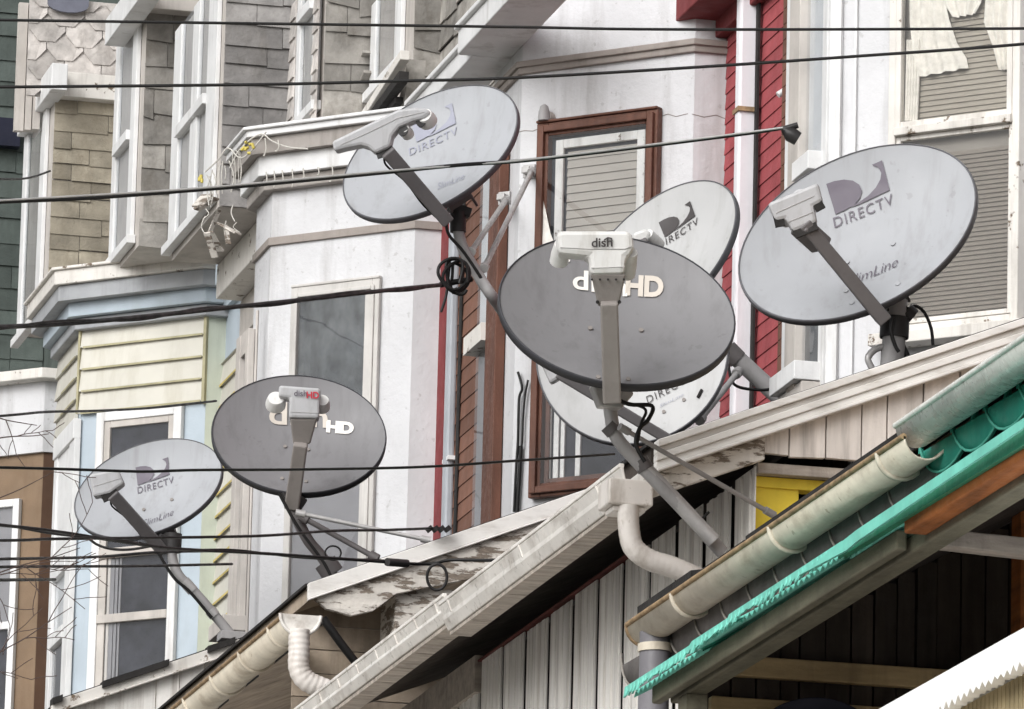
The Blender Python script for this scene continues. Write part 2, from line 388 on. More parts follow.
# ================================================================== HOUSES
def body(root, name, k, mats, ztop, xw=XW, gap=.0):
    mb = MB(); y0, y1 = YR[k], YR[k-1]
    mb.cube(xw, xw+4.5, y0+gap, y1, ground_z(y0)-.5, ztop)
    return mb.build(name, mats, root)

# ---- house right (k=2): white bay at the right, red shingled wall
Hr = house('rowhouse', (XW, YR[2], ground_z(YR[2])), 'white rowhouse at the right with lace curtained window and red shingled wall')
body(Hr, 'wall', 2, 'white_stucco_cool', 15.5)
pl = CHB('right'); yr = YB['right']
mb = MB(); bay_prism(mb, yr, 5.2, 15.4); mb.build('bay', 'white_stucco_cool', Hr)
# big window on the chamfer
u0, _ = pl.uz(896, 100); u1, _ = pl.uz(1027, 100); zt = pl.uz(900, -60)[1]; zb = pl.uz(914, 336)[1]; zm = pl.uz(889, 134)[1]
mb = MB(); frame_boxes(mb, pl, u0, u1, zb, zt, .03, .004, .06); mb.box(pl, u0-.05, u1+.05, zb-.045, zb, .004, .1)
w = mb.build('window', 'old_white_paint', Hr, .004)
ua, ub = u0+.03, u1-.03
mb = MB(); frame_boxes(mb, pl, ua, ub, zm, zt-.03, .022, .03, .062); mb.box(pl, ua, ub, zm-.03, zm, .03, .075)
frame_boxes(mb, pl, ua, ub, zb+.035, zm-.03, .018, .03, .05)
mb.build('sash', 'old_white_paint', w, .003)
mb = MB(); mb.box(pl, ua, ub, zb+.03, zt-.03, .004, .008); mb.build('backing', 'screen_grey', w)
blind_mesh(pl, ua+.055, ub, zm, zt-.04, .014, 34).build('blind', 'blind', w)
blind_mesh(pl, ua+.02, ub-.015, zb+.05, zm-.1, .012, 36).build('blind', 'blind_dark', w)
def lace(pl, pix, d, amp, n=26):
    """a swagged lace panel: left and right edge polylines in pixels, waved in depth"""
    mb = MB(); rows = len(pix)
    vs = []
    for (x0, y0, x1, y1) in pix:
        a, b = pl.uz(x0, y0), pl.uz(x1, y1)
        for i in range(n+1):
            t = i/n; u = a[0]+(b[0]-a[0])*t; z = a[1]+(b[1]-a[1])*t
            vs.append(pl.p(u, z, d+amp*(.5+.5*math.sin(t*21+y0*.03))))
    fs = [[r*(n+1)+i, r*(n+1)+i+1, (r+1)*(n+1)+i+1, (r+1)*(n+1)+i] for r in range(rows-1) for i in range(n)]
    mb.add(vs, fs, True); return mb
lace(pl, [(913, -40, 948, -40), (914, 0, 950, 2), (915, 25, 954, 22), (918, 50, 961, 45), (921, 66, 970, 60), (924, 79, 972, 70)], .026, .018).build('curtain', 'lace', w)
lace(pl, [(992, -40, 1018, -40), (990, 0, 1017, 0), (989, 25, 1016, 25), (998, 48, 1016, 50), (1004, 72, 1015, 72)], .026, .018).build('curtain', 'lace', w)
lace(pl, [(940, -40, 995, -40), (944, -10, 990, -8), (950, 8, 986, 6), (958, 20, 980, 16)], .026, .018).build('curtain', 'lace', w)
mb = MB()
for i in range(5): mb.tube(smooth_path([pl.p(*pl.uz(908+i*2.6, 40, .03), .03), pl.p(*pl.uz(907+i*2.8, 80, .03), .03), pl.p(*pl.uz(906+i*2.6, 121, .03), .03)], 4), .006, 6)
mb.build('curtain', 'lace', w)
mb = MB(); mb.box(pl, ua+.015, ub-.015, zm, zt-.05, .046, .05); mb.build('pane', 'dusty_glass', w)
mb = MB(); mb.box(pl, ua+.015, ub-.015, zb+.05, zm-.03, .04, .043); mb.build('pane', 'dusty_glass', w)
# corner boards of the chamfer
mb = MB(); 
u, _ = pl.uz(836, 100); uc = pl.uz(832, 100)[0]
mb.box(pl, uc, uc+.045, 5.3, 15.3, .004, .02); mb.box(pl, uc+.1, uc+.108, 5.3, 15.3, .004, .014); mb.build('corner_board', 'white_paint', Hr)
# foreshortened window on the bay front
fy = lambda x, y: FF.uz(x, y)
u1 = fy(832, 100)[0]; u0 = u1-.57
zs = fy(815, 167)[1]; zl = fy(815, 357)[1]
mb = MB()
mb.box(FF, u0, u0+.15, zl-.35, 15, .004, .02); mb.box(FF, u1-.07, u1-.004, zl-.35, 15, .004, .02)
mb.box(FF, u0+.3, u1-.05, zs-.05, zs+.02, .004, .075); mb.box(FF, u0+.2, u1-.03, zl-.12, zl-.05, .004, .12)
w2 = mb.build('window', 'white_paint', Hr, .003)
mb = MB(); mb.box(FF, u0+.15, u0+.29, zl-.1, 15, .004, .05); mb.box(FF, u0+.2, u1-.03, zl-.17, zl-.125, .004, .09); mb.build('jamb', 'beige_trim', w2, .003)
mb = MB(); mb.box(FF, u0+.29, u1-.07, zs+.02, 15, .004, .009); mb.build('blind', 'white_paint', w2)  # white sheet painted as the sky's reflection in the pane
mb = MB(); mb.box(FF, u0+.29, u1-.07, zl-.05, zs-.05, .004, .009); mb.build('backing', 'reflection_mottle', w2)
mb = MB(); mb.box(FF, u0+.29, u1-.07, zl-.05, 15, .014, .02); mb.build('pane', 'glass', w2)
mb = MB(); P_ = PE(FF.hit(815, 375).y-.05); a = P_.uz(797, 385); b = P_.uz(826, 364); mb.prism([P_.hit(792, 384), P_.hit(824, 369), P_.hit(831, 375), P_.hit(798, 392)], (0, .1, 0)); mb.build('loose_block', 'grey_wood', Hr, .004)
# red shingled wall, white downpipe
u0 = FWL.uz(726, 200)[0]; u1 = FWL.uz(800, 200)[0]
mb = MB(); lap(mb, FWL, u0, u1+.6, 6.4, 13.5, .068, .004, .009); mb.build('shingle_cladding', 'red_shingle', Hr)
mb = MB(); uu = FWL.uz(787, 200)[0]
for i in range(70): mb.box(FWL, uu-.0, uu+.06, 7.0+i*.068, 7.0+i*.068+.064, .02, .03)
mb.build('corner_shingles', 'brown_shingle', Hr)
mb = MB()
for dx, dy in ((0, 0), (9, 5), (17, 10), (-9, -4)):
    a = FWL.uz(716+dx, 8+dy)
    mb.box(FWL, a[0]-.35, a[0]+.55, a[1], a[1]+.12, .004, .12+.1*(dy+4)/14)
a = FWL.uz(735, 22); mb.box(FWL, a[0]-.4, a[0]+.8, a[1]-.05, a[1]+.06, .004, .06)
mb.build('cornice', 'red_paint', Hr, .006)
mb = MB(); p = FWL.uz(757, 100, .02); mb.box(FWL, p[0]-.07, p[0], 6.6, 14, .02, .1)
dp = mb.build('downspout', 'pipe_white', Hr, .012)
mb = MB(); q = FWL.uz(742, 130); mb.box(FWL, p[0]-.08, p[0]+.012, q[1], q[1]+.02, .015, .106); mb.build('strap', 'gutter_rust', dp)
mb = MB(); mb.box(FWL, p[0]+.012, p[0]+.05, 6.6, 14, .024, .034); mb.build('painted_shadow', 'tar_and_shade', Hr)  # dark strip painted as the shade beside the downpipe

# ---- house white (k=1): brown framed window
Hw = house('rowhouse', (XW, YR[1], ground_z(YR[1])), 'white stucco rowhouse with brown framed window behind the dishes')
body(Hw, 'wall', 1, 'white_stucco', 15.5)
pl = CHB('white'); yr = YB['white']
mb = MB(); bay_prism(mb, yr, 6.2, 15.2); mb.build('bay', 'white_stucco', Hw)
zt1, zt0 = pl.uz(600, 59)[1], pl.uz(600, 65)[1]
mb = MB(); bay_prism(mb, yr, zt0, zt1+.01, .018); bay_prism(mb, yr, zt1-.01+.012, zt1+.03, .03); mb.build('band', 'grey_trim', Hw, .004)
for pts_ in (((659, 117), (668, 114), (676, 116.5), (688, 113.5)), ((692, 114), (704, 117), (716, 115), (726, 119)), ((516, 133), (524, 130.5), (533, 131), (539, 128.5))):
    mb = MB(); mb.tube([pl.hit(x, y, .001) if x < 690 else PE(yr).hit(x, y, .001) for x, y in pts_], .0018, 4); mb.build('crack', 'grey_trim', Hw)
mb = MB(); ur = pl.uz(690, 300)[0]
u0 = pl.uz(542, 135)[0]; u1 = pl.uz(663, 115)[0]; zt = pl.uz(600, 119)[1]; zb = pl.uz(565, 497)[1]
frame_boxes(mb, pl, u0, u1, zb, zt, .06, .004, .045); frame_boxes(mb, pl, u0+.015, u1-.015, zb+.015, zt-.015, .03, .045, .065); mb.box(pl, u0, u1, zt, zt+.012, .004, .055)
w = mb.build('window', 'brown_wood', Hw, .004)
ua, ub, za, zz = u0+.06, u1-.06, zb+.06, zt-.06
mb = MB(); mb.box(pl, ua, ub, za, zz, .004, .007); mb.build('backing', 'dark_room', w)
mb = MB(); zm = pl.uz(590, 330)[1]; frame_boxes(mb, pl, ua+.03, ub-.01, zm, zz-.02, .04, .012, .03); mb.build('sash', 'old_white_paint', w, .003)
mb = MB(); frame_boxes(mb, pl, ua+.01, ub-.005, za, zm-.004, .022, .012, .03); mb.build('sash', 'brown_wood', w, .003)
blind_mesh(pl, ua+.085, ub-.045, zm+.05, zz-.075, .014, 20).build('blind', 'blind', w)
mb = MB()
for xx in (542, 549, 556, 563, 578): 
    a = pl.uz(xx, 440); mb.box(pl, a[0], a[0]+.018+.01*random.random(), za+.02, zm, .01, .02)
mb.build('curtain', 'lace', w)
mb = MB(); mb.box(pl, ua, ub, za, zz, .04, .043); mb.build('pane', 'glass', w)
lace(pl, [(546, 195, 547, 195), (543, 215, 552, 215), (543, 235, 556, 235), (544, 262, 566, 262)], .045, .004, 6).build('torn_film', 'lace', w)
# front strip with brown casing
u1 = FF.uz(505, 400)[0]; zs = FF.uz(482, 343)[1]
mb = MB(); ztb = FF.uz(497, 160)[1]; mb.box(FF, u1-.2, u1-.01, 7, ztb, .004, .05)
w = mb.build('window', 'brown_wood', Hw, .004)
mb = MB(); mb.box(FF, u1-.54, u1-.2, zs-.05, zs+.03, .004, .07); mb.build('sash', 'old_white_paint', w)
mb = MB(); mb.box(FF, u1-.5, u1-.2, 7, zs-.05, .004, .008); mb.build('backing', 'room_flat', w)
mb = MB(); mb.box(FF, u1-.5, u1-.2, zs+.03, ztb, .004, .008); mb.build('blind', 'white_paint', w)
mb = MB(); mb.box(FF, u1-.5, u1-.2, 7, ztb, .014, .02); mb.build('pane', 'glass', w)
# brown shingled wall, blue-grey downpipe, red corner; slates above
zr_ = FWL.uz(446, 190)[1]
mb = MB(); slates(mb, FWL, FWL.uz(436, 100)[0], FWL.uz(500, 100)[0]+.5, zr_+.01, 13.2, .15, .3, .004, 0, .3); mb.build('slate_cladding', 'slate_warm', Hw)
u0 = FWL.uz(442, 400)[0]; u1 = FWL.uz(480, 400)[0]
mb = MB(); lap(mb, FWL, u0+.2, u1+.8, 6.9, zr_, .085, .004, .009); mb.build('shingle_cladding', 'brown_shingle', Hw)
mb = MB(); ue = FWL.uz(457, 400, .02)[0]; mb.box(FWL, ue+.0, ue+.05, 6.9, zr_, .016, .022); mb.build('painted_shadow', 'tar_and_shade', Hw)  # thin dark strip painting the shade next to the shingles
mb = MB(); ua_ = FWL.uz(440, 400, .01)[0]; ub_ = FWL.uz(444, 400, .01)[0]; mb.box(FWL, ua_-.2, ub_, 6.9, zr_, .004, .012); mb.build('corner_board', 'red_paint', Hw)
mb = MB(); p = FWL.uz(456, 400, .01); mb.box(FWL, p[0]-.09, p[0], 6.9, zr_, .01, .052)
dp = mb.build('downspout', 'pipe_bluegrey', Hw, .012)
q = FWL.uz(449, 467); mb = MB(); mb.box(FWL, p[0]-.1, p[0]+.03, q[1], q[1]+.02, .008, .05); mb.build('strap', 'white_paint', dp)
# eaves of its front, stepping up and out of the frame
def eave(x0, y0, x1, y1, X, h, dep, root, m='white_paint'):
    P = FR(X); a, b = P.uz(x0, y0), P.uz(x1, y1); mb = MB(); z = (a[1]+b[1])/2
    mb.box(P, a[0], b[0], z-h, z, -dep, 0); mb.box(P, a[0], b[0]+.02, z, z+.025, -dep, .02); return mb.build('eave', m, root, .006)
eave(408, 105, 472, 40, 6.8, .085, .19, Hw)
eave(458, 32, 520, -38, 6.74, .11, .24, Hw)

# ---- house grey (k=0)
Hg = house('rowhouse', (XW, YR[0], ground_z(YR[0])), 'pale grey rowhouse with tall mottled window and string lights on its cornice')
body(Hg, 'wall', 0, 'slate_grey', 13.6)
pl = CHB('grey'); yr = YB['grey']
ztop = pl.uz(300, 150)[1]
mb = MB(); bay_prism(mb, yr, 6.9, ztop); mb.build('bay', 'white_stucco', Hg)
z1, z0 = pl.uz(330, 231)[1], pl.uz(330, 239)[1]
mb = MB(); bay_prism(mb, yr, z0, z1, .016); mb.build('band', 'grey_trim', Hg, .003)
def cornice(root, key, ycrown, thick, d1, zfr0, zfr1, d2, mats):
    """crown board over a soffit and a frieze, round a bay; heights from the chamfer"""
    pl = CHB(key); yr = YB[key]
    zc1 = pl.uz(*ycrown, d1)[1]
    mb = MB(); bay_prism(mb, yr, zc1-thick, zc1, d1); bay_prism(mb, yr, zc1, zc1+.018, d1+.02)
    c = mb.build('cornice', mats[0], root, .005)
    zf1, zf0 = pl.uz(*zfr0, d2)[1], pl.uz(*zfr1, d2)[1]
    mb = MB(); bay_prism(mb, yr, zf0, zf1, d2); mb.build('frieze', mats[1], c, .004)
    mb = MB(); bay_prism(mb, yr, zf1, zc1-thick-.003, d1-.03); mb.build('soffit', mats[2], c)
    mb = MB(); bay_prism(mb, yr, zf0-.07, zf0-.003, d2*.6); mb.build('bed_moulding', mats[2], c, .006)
    return zc1
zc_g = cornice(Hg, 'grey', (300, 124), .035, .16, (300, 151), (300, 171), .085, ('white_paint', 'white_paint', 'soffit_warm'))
# window
u0, u1 = pl.uz(294, 300)[0], pl.uz(382, 300)[0]; zt = pl.uz(340, 284)[1]; zb = 7.2
mb = MB(); frame_boxes(mb, pl, u0, u1, zb, zt, .042, .004, .03); frame_boxes(mb, pl, u0+.025, u1-.025, zb, zt-.035, .02, .03, .04); mb.box(pl, u0, u1, zt, zt+.015, .004, .036)
w = mb.build('window', 'pale_trim', Hg, .004)
mb = MB(); mb.box(pl, u0+.035, u1-.06, zb, zt-.035, .004, .008); zz = pl.uz(330, 420)[1]; mb.build('backing', 'reflection_mottle', w)
mb = MB(); mb.box(pl, u0+.045, u1-.09, zb, zz, .01, .016); mb.build('blind', 'room_flat', w)
mb = MB(); mb.box(pl, u1-.085, u1-.04, zb, zt-.04, .008, .026); mb.build('sash', 'pale_trim', w)
mb = MB(); mb.box(pl, u0+.05, u1-.05, zb, zt-.05, .022, .025); mb.build('pane', 'glass', w)
mb = MB(); a = pl.uz(257, 330); mb.box(pl, a[0], a[0]+.012, 7, a[1]+.1, .004, .014); mb.build('corner_bead', 'beige_trim', Hg)
# foreshortened front window of the grey bay
u1 = FF.uz(254, 500)[0]; zs = FF.uz(238, 615)[1]; zh = FF.uz(240, 345)[1]; u0 = u1-.39
mb = MB(); mb.box(FF, u0, u0+.1, zs-.05, zh, .004, .045); mb.box(FF, u1-.17, u1-.1, zs-.05, zh, .004, .04); mb.box(FF, u0+.1, u1-.17, zh-.12, zh, .004, .04)
mb.box(FF, u0-.05, u1-.05, zs-.13, zs-.05, .004, .13)
w = mb.build('window', 'beige_trim', Hg, .004)
mb = MB(); mb.box(FF, u0+.1, u1-.17, zs-.05, zh-.12, .004, .008); mb.build('backing', 'room_flat', w)
mb = MB(); mb.box(FF, u0+.1, u1-.17, zs-.05, zh-.12, .014, .02); mb.build('pane', 'glass', w)
# yellow clapboard wall between grey and blue bays
u0 = FWL.uz(208, 450)[0]; u1 = FWL.uz(246, 450)[0]; zt = FWL.uz(228, 368)[1]
mb = MB(); lap(mb, FWL, u0-.3, u1+.8, 7.2, zt, .13, .05, .02); mb.build('clapboard', 'cream_siding', Hg)
mb = MB()
z = 7.2
while z < zt-.05: mb.box(FWL, u0-.3, u1+.8, z-.008, z+.005, .071, .074); z += .13
mb.build('clapboard_edges', 'yellow_edge', Hg)
mb = MB(); mb.box(FWL, u0-.6, u1+.9, zt+.02, zt+.9, .004, .045); mb.box(FWL, u0-.6, u1+.9, zt+.3, zt+.36, .045, .08); mb.build('upper_panel', 'powder_blue', Hg)

# ---- house blue (k=-1)
Hb = house('rowhouse', (XW, YR[-1], ground_z(YR[-1])), 'rowhouse with powder blue bay, cream clapboard band and white sash window')
body(Hb, 'wall', -1, 'slate_grey', 13.9)
pl = CHB('blue'); yr = YB['blue']
zs1, zs0 = pl.uz(140, 320)[1], pl.uz(140, 408)[1]
mb = MB(); bay_prism(mb, yr, 8.0, zs1+.35); mb.build('bay', 'powder_blue', Hb)
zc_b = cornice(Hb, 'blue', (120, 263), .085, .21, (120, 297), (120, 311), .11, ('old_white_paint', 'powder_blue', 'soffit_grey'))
FP_ = FR(7.42); a_ = FP_.uz(212, 262)[0]
mb = MB(); mb.box(FP_, a_-.3, a_+1.5, zc_b-.085, zc_b, -.33, 0); q_ = mb.build('pent_cornice', 'old_white_paint', Hb, .005)
mb = MB(); mb.box(FR(7.5), a_-.3, a_+1.5, zc_b-.3, zc_b-.088, -.24, 0); mb.build('frieze', 'powder_blue', q_)
ul, ur = pl.uz(81, 360)[0], pl.uz(207, 360)[0]
mb = MB(); lap(mb, pl, ul, ur, zs0, zs1, (zs1-zs0)/4, .004, .022)
uf = FF.uz(81, 360)[0]; lap(mb, FF, uf-.74, uf, zs0-.02, zs1, (zs1-zs0)/4, .004, .022)
mb.build('clapboard', 'cream_siding', Hb)
mb = MB(); h = (zs1-zs0)/4
for i in range(4): mb.box(pl, ul+.03, ur-.02, zs0+i*h-.007, zs0+i*h+.005, .0275, .029); mb.box(FF, uf-.5, uf-.05, zs0-.02+i*h-.007, zs0-.02+i*h+.005, .0275, .029)
mb.box(pl, ur-.012, ur+.008, zs0-.02, zs1, .004, .03); mb.box(pl, ul-.004, ul+.01, zs0, zs1, .004, .03)
mb.build('clapboard_edges', 'yellow_seam', Hb)
mb = MB(); P = PE(yr); mb.box(P, XC+.0, XW, 8.0, zs1+.2, .004, .01); mb.build('return_panel', 'sage', Hb)
u0, u1 = pl.uz(97, 500)[0], pl.uz(182, 500)[0]; zt = pl.uz(140, 410)[1]; zb = 8.3
mb = MB(); frame_boxes(mb, pl, u0, u1, zb, zt, .055, .004, .04)
w = mb.build('window', 'white_paint', Hb, .004)
ua, ub = u0+.055, u1-.055; za = pl.uz(130, 554)[1]; zm = pl.uz(130, 618)[1]
mb = MB(); mb.box(pl, ua, ub, za-.02, za+.03, .01, .045); mb.box(pl, ua, ub, zm-.025, zm+.025, .01, .045)
frame_boxes(mb, pl, ua, ub, za, zt-.055, .04, .01, .03); mb.box(pl, ua+.0, ua+.05, zb, za, .01, .03); mb.box(pl, ua+.055, ua+.075, zb, za, .01, .02)
mb.build('sash', 'beige_trim', w, .003)
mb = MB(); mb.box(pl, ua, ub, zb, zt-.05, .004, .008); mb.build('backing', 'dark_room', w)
mb = MB(); mb.box(pl, ua, ub, zb, zt-.05, .02, .023); mb.build('pane', 'glass', w)
mb = MB()
for x_, w_ in ((111, .03), (116, .02), (120, .014)): a_ = pl.uz(x_, 600); mb.box(pl, a_[0], a_[0]+w_, zb, pl.uz(130, 558)[1], .009, .016)
mb.build('curtain', 'room_flat', w)
u1 = FF.uz(76, 600)[0]; za = FF.uz(60, 575)[1]; zm = FF.uz(60, 640)[1]; u0 = u1-.72
mb = MB(); mb.box(FF, u0, u0+.1, 8.2, zs0-.15, .004, .04); mb.box(FF, u1-.2, u1-.03, 8.2, zs0-.15, .004, .04); mb.box(FF, u0+.1, u1-.2, za-.04, za+.04, .004, .045); mb.box(FF, u0+.1, u1-.2, zm-.04, zm+.04, .004, .045)
mb.box(FF, u0, u1-.03, zs0-.15, zs0-.03, .004, .05); mb.box(FF, u0+.1, u1-.2, za+.04, zs0-.15, .004, .03)
w = mb.build('window', 'white_paint', Hb, .003)
mb = MB(); mb.box(FF, u0+.1, u1-.2, 8.2, za-.04, .014, .02); mb.build('pane', 'glass', w)
mb = MB(); mb.box(FF, u0+.1, u1-.2, zm+.04, za-.04, .004, .009); mb.build('blind', 'white_paint', w)  # bright white backing paints the reflection in this pane
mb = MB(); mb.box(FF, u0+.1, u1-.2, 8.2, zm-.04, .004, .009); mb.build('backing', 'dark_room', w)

# ---- house tan (k=-2), far left
Ht = house('rowhouse', (XW, YR[-2], ground_z(YR[-2])), 'tan rowhouse at the far left under a white frieze')
body(Ht, 'wall', -2, 'slate_green', 13.3)
pl = CHB('tan'); yr = YB['tan']
zt = pl.uz(20, 455)[1]
mb = MB(); bay_prism(mb, yr, 8.2, zt); mb.build('bay', 'tan_wall', Ht)
mb = MB(); P = PE(yr); mb.box(P, XC+.002, XW, 8.2, zt, .004, .012); mb.build('return_panel', 'dark_brown_wall', Ht)
zf1 = pl.uz(20, 382)[1]; zc1 = pl.uz(20, 370, .12)[1]
mb = MB(); bay_prism(mb, yr, zt, zf1, .03); mb.build('frieze', 'white_stucco', Ht)
mb = MB(); bay_prism(mb, yr, zf1+.002, zc1-.07, .08); bay_prism(mb, yr, zc1-.07+.002, zc1, .13); mb.build('cornice', 'old_white_paint', Ht, .005)
u1 = pl.uz(21, 540)[0]; ztw = pl.uz(15, 500)[1]; zm = pl.uz(8, 627)[1]
mb = MB(); frame_boxes(mb, pl, u1-.75, u1, 8.4, ztw, .05, .004, .04); mb.box(pl, u1-.7, u1-.05, zm-.02, zm+.03, .01, .04)
w = mb.build('window', 'white_paint', Ht, .004)
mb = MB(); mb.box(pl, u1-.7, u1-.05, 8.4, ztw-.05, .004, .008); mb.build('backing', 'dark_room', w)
mb = MB(); mb.box(pl, u1-.7, u1-.05, zm+.03, ztw-.05, .01, .013); mb.build('blind', 'room_flat', w)
mb = MB(); mb.box(pl, u1-.7, u1-.05, 8.4, ztw-.05, .02, .023); mb.build('pane', 'glass', w)

# ---- house behind: dark green slates at the far left
Hd = house('rowhouse', (XW, YR[-3], ground_z(YR[-3])), 'dark green slated rowhouse end glimpsed at the upper left edge')
mb = MB(); mb.cube(6.2, 12, 46.7, 52, 3, 16.2); mb.build('wall', 'slate_green', Hd)
P = PE(46.7); a = (6.2, 4.5); b = P.uz(60, -80)
mb = MB(); slates(mb, P, a[0], b[0], a[1], b[1], .16, .34); mb.build('slate_cladding', 'slate_green', Hd)
a, b = P.uz(-40, 146), P.uz(18, 123); mb = MB(); mb.box(P, a[0], b[0], a[1], b[1], .03, .12); mb.build('band', 'dish_navy', Hd)

# ------------------------------------------------------------------ upper storeys: slate boxes with windows in their street fronts
XD = 7.1
FD = FR(XD)
def dormer(root, xl, ym, xfar, xr, ytop, ybot, m, rh, w, wild=0., name='dormer', Y=None, zbot=None):
    """near side at the Y where pixel column xl meets the front X=XD; front runs back to pixel column xfar"""
    global XD, FD
    XD = PE(Y).hit(xl, ym).x if Y else 7.1
    FD = FR(XD)
    y = FD.hit(xl, ym).y; yf = FD.hit(xfar, ym).y; P = PE(y)
    zt, zb = P.uz(xl, ytop)[1], P.uz(xl, ybot)[1]
    if zbot: zb = zbot
    xr_ = P.uz(xr, ym)[0]+.12
    mb = MB(); mb.cube(XD, max(XW+.3, xr_), y, yf, zb, zt); d = mb.build(name, 'beige_trim', root)
    mb = MB(); slates(mb, P, XD, xr_, zb, zt, rh, w, .003, 0., wild); mb.build('slate_cladding', m, d)
    return d, P, y, yf, zb, zt
def front_window(d, y, yf, x0, x1, yref, zsill, zt, zmid=None, mid=None):
    u0, u1 = FD.uz(x0, yref)[0], FD.uz(x1, yref)[0]; L_ = u1-u0
    mb = MB(); mb.box(FD, u0, u0+L_*.16, zsill, zt, .003, .028); mb.box(FD, u1-L_*.2, u1, zsill, zt, .003, .028); mb.box(FD, u0-.05, u1+.05, zsill-.05, zsill, .003, .055)
    if mid: um = u0+L_*mid; mb.box(FD, um, um+L_*.14, zsill, zt, .003, .028)
    if zmid: mb.box(FD, u0+L_*.16, u1-L_*.2, zmid-.03, zmid+.03, .003, .05)
    w = mb.build('window', 'white_paint', d, .003)
    mb = MB(); mb.box(FD, u0+L_*.16, u1-L_*.2, zsill, zt, .003, .02); mb.build('pane', 'glass', w)
# blue house, farthest: warm slates
d, P, y, yf, zb, zt = dormer(Hb, 51, 200, 24, 120, 96, 278, 'slate_tan', .11, .3, zbot=FR(7.1).uz(30, 322)[1])
front_window(d, y, yf, 26, 47, 200, FD.uz(36, 320)[1], zt)
mb = MB(); zz = zt; mb.box(P, XD-.05, XD+.6, zz-.02, zz+.14, .004, .1); mb.build('cornice', 'old_white_paint', d, .005)
mb = MB(); a, b = FR(XD-.08).uz(16, 160), FR(XD-.08).uz(50, 120); mb.box(FR(XD-.08), a[0], b[0], zz-.04, zz+.13, -.1, 0); mb.build('cornice_front', 'white_paint', d, .005)
mb = MB(); a, b = P.uz(28, 92), P.uz(124, 2); scales(mb, P, a[0], b[0], a[1], b[1], .115, .235, -.1); mb.build('fishscale_slates', 'slate_pale', d)
mb = MB(); a, b = P.uz(52, 10), P.uz(88, -6); 
uc, zc_ = P.uz(69, 8)
mb.prism([P.p(uc+.13*math.cos(t), zc_+.05*math.sin(t)+.03, -.05) for t in [math.pi+i*math.pi/8 for i in range(9)]]+[P.p(uc+.13, zc_+.12, -.05), P.p(uc-.13, zc_+.12, -.05)], P.n*.02); mb.build('odd_slate', 'slate_blue', d)
mb = MB(); mb.cube(XD+.02, XW+.2, y+.1, yf, zt+.1, zt+.66); mb.build('mansard', 'slate_pale', d)
mb = MB()
for k, (x, wd) in enumerate(((13, 9), (23, 6), (30, 7))):
    a, b = PE(y+.35).uz(x, 132), PE(y+.35).uz(x+wd+6, 5)
    a2 = PE(y+.35).uz(x+wd, 132); mb.box(PE(y+.35), a[0], a2[0], a[1], b[1], 0, .05+.02*k)
mb.build('corner_board', 'beige_trim', d)
# second box of the blue house
d, P, y, yf, zb, zt = dormer(Hb, 142, 150, 116, 186, 12, 275, 'slate_warm', .155, .24, .25, zbot=zc_b-.03)
front_window(d, y, yf, 117, 138, 150, FD.uz(122, 252)[1], zt, FD.uz(128, 143)[1])
mb = MB(); mb.box(P, XD-.12, XD+.4, zt-.005, zt+.12, .0, .12); mb.build('cornice', 'beige_trim', d, .005)
mb = MB(); a, b = FR(XD-.14).uz(104, 60), FR(XD-.14).uz(144, 12); mb.box(FR(XD-.14), a[0], b[0], zt-.06, zt+.1, -.12, 0); mb.build('cornice_front', 'white_paint', d, .005)
# grey house, neat grey shingles and a pair of sashes
d, P, y, yf, zb, zt = dormer(Hg, 224, 60, 179, 300, -30, 260, 'slate_grey', .115, .33, zbot=FR(7.1).uz(186, 232)[1]-.075)
mb = MB(); mb.cube(7.36, XW, y-.04, yf, zb-.2, zb-.005); mb.build('eave_box', 'old_white_paint', d, .006)
mb = MB(); mb.cube(7.5, XW, y+.0, yf, zb-.42, zb-.203); mb.build('eave_box', 'beige_trim', d, .006)
front_window(d, y, yf, 179, 221, 60, FD.uz(186, 230)[1], zt, FD.uz(193, 121)[1], .44)
# narrow box with a single sash
d, P, y, yf, zb, zt = dormer(Hg, 324, 60, 297, 384, -30, 200, 'slate_warm', .15, .26, .8, Y=35.6, zbot=zc_g-.03)
front_window(d, y, yf, 301, 321, 60, FD.uz(306, 118)[1], zt, FD.uz(315, 8)[1])
mb = MB(); lap(mb, FD, FD.uz(319, 60)[0], FD.uz(324, 60)[0]-.006, zb, zt, .11, .03, .014); lap(mb, FD, FD.uz(296, 60)[0], FD.uz(301, 60)[0], zb, zt, .11, .03, .014); build_each(mb, 'slate_edge', 'slate_pale', d)
# nearest box, worn sill hanging off
d, P, y, yf, zb, zt = dormer(Hg, 413, 60, 374, 475, -40, 200, 'slate_warm', .14, .26, .5, Y=34.62, zbot=zc_g-.03)
front_window(d, y, yf, 375, 405, 60, FD.uz(390, 75)[1], zt)
Fx = FR(XD-.12)
mb = MB(); a, b = Fx.hit(365, 118), Fx.hit(405, 55)
mb.bar(a, b, .05, .05); mb.build('broken_sill', 'old_white_paint', d, .004)
mb = MB(); a, b = Fx.hit(371, 121), Fx.hit(404, 76); mb.bar(a, b, .05, .05); mb.bar(a+V((.03, .05, -.04)), a.lerp(b, .7)+V((.03, .0, -.05)), .04, .03); mb.build('rotted_lath', 'tar_and_shade', d)
mb = MB()
for (x0, y0, x1, y1) in ((342, 120, 372, 52), (352, 121, 373, 72), (405, 118, 414, 76), (414, 112, 416, 60)):
    mb.bar(FR(XD-.02).hit(x0, y0), FR(XD-.02).hit(x1, y1), .1, .015)
build_each(mb, 'loose_slate', 'slate_warm', d)

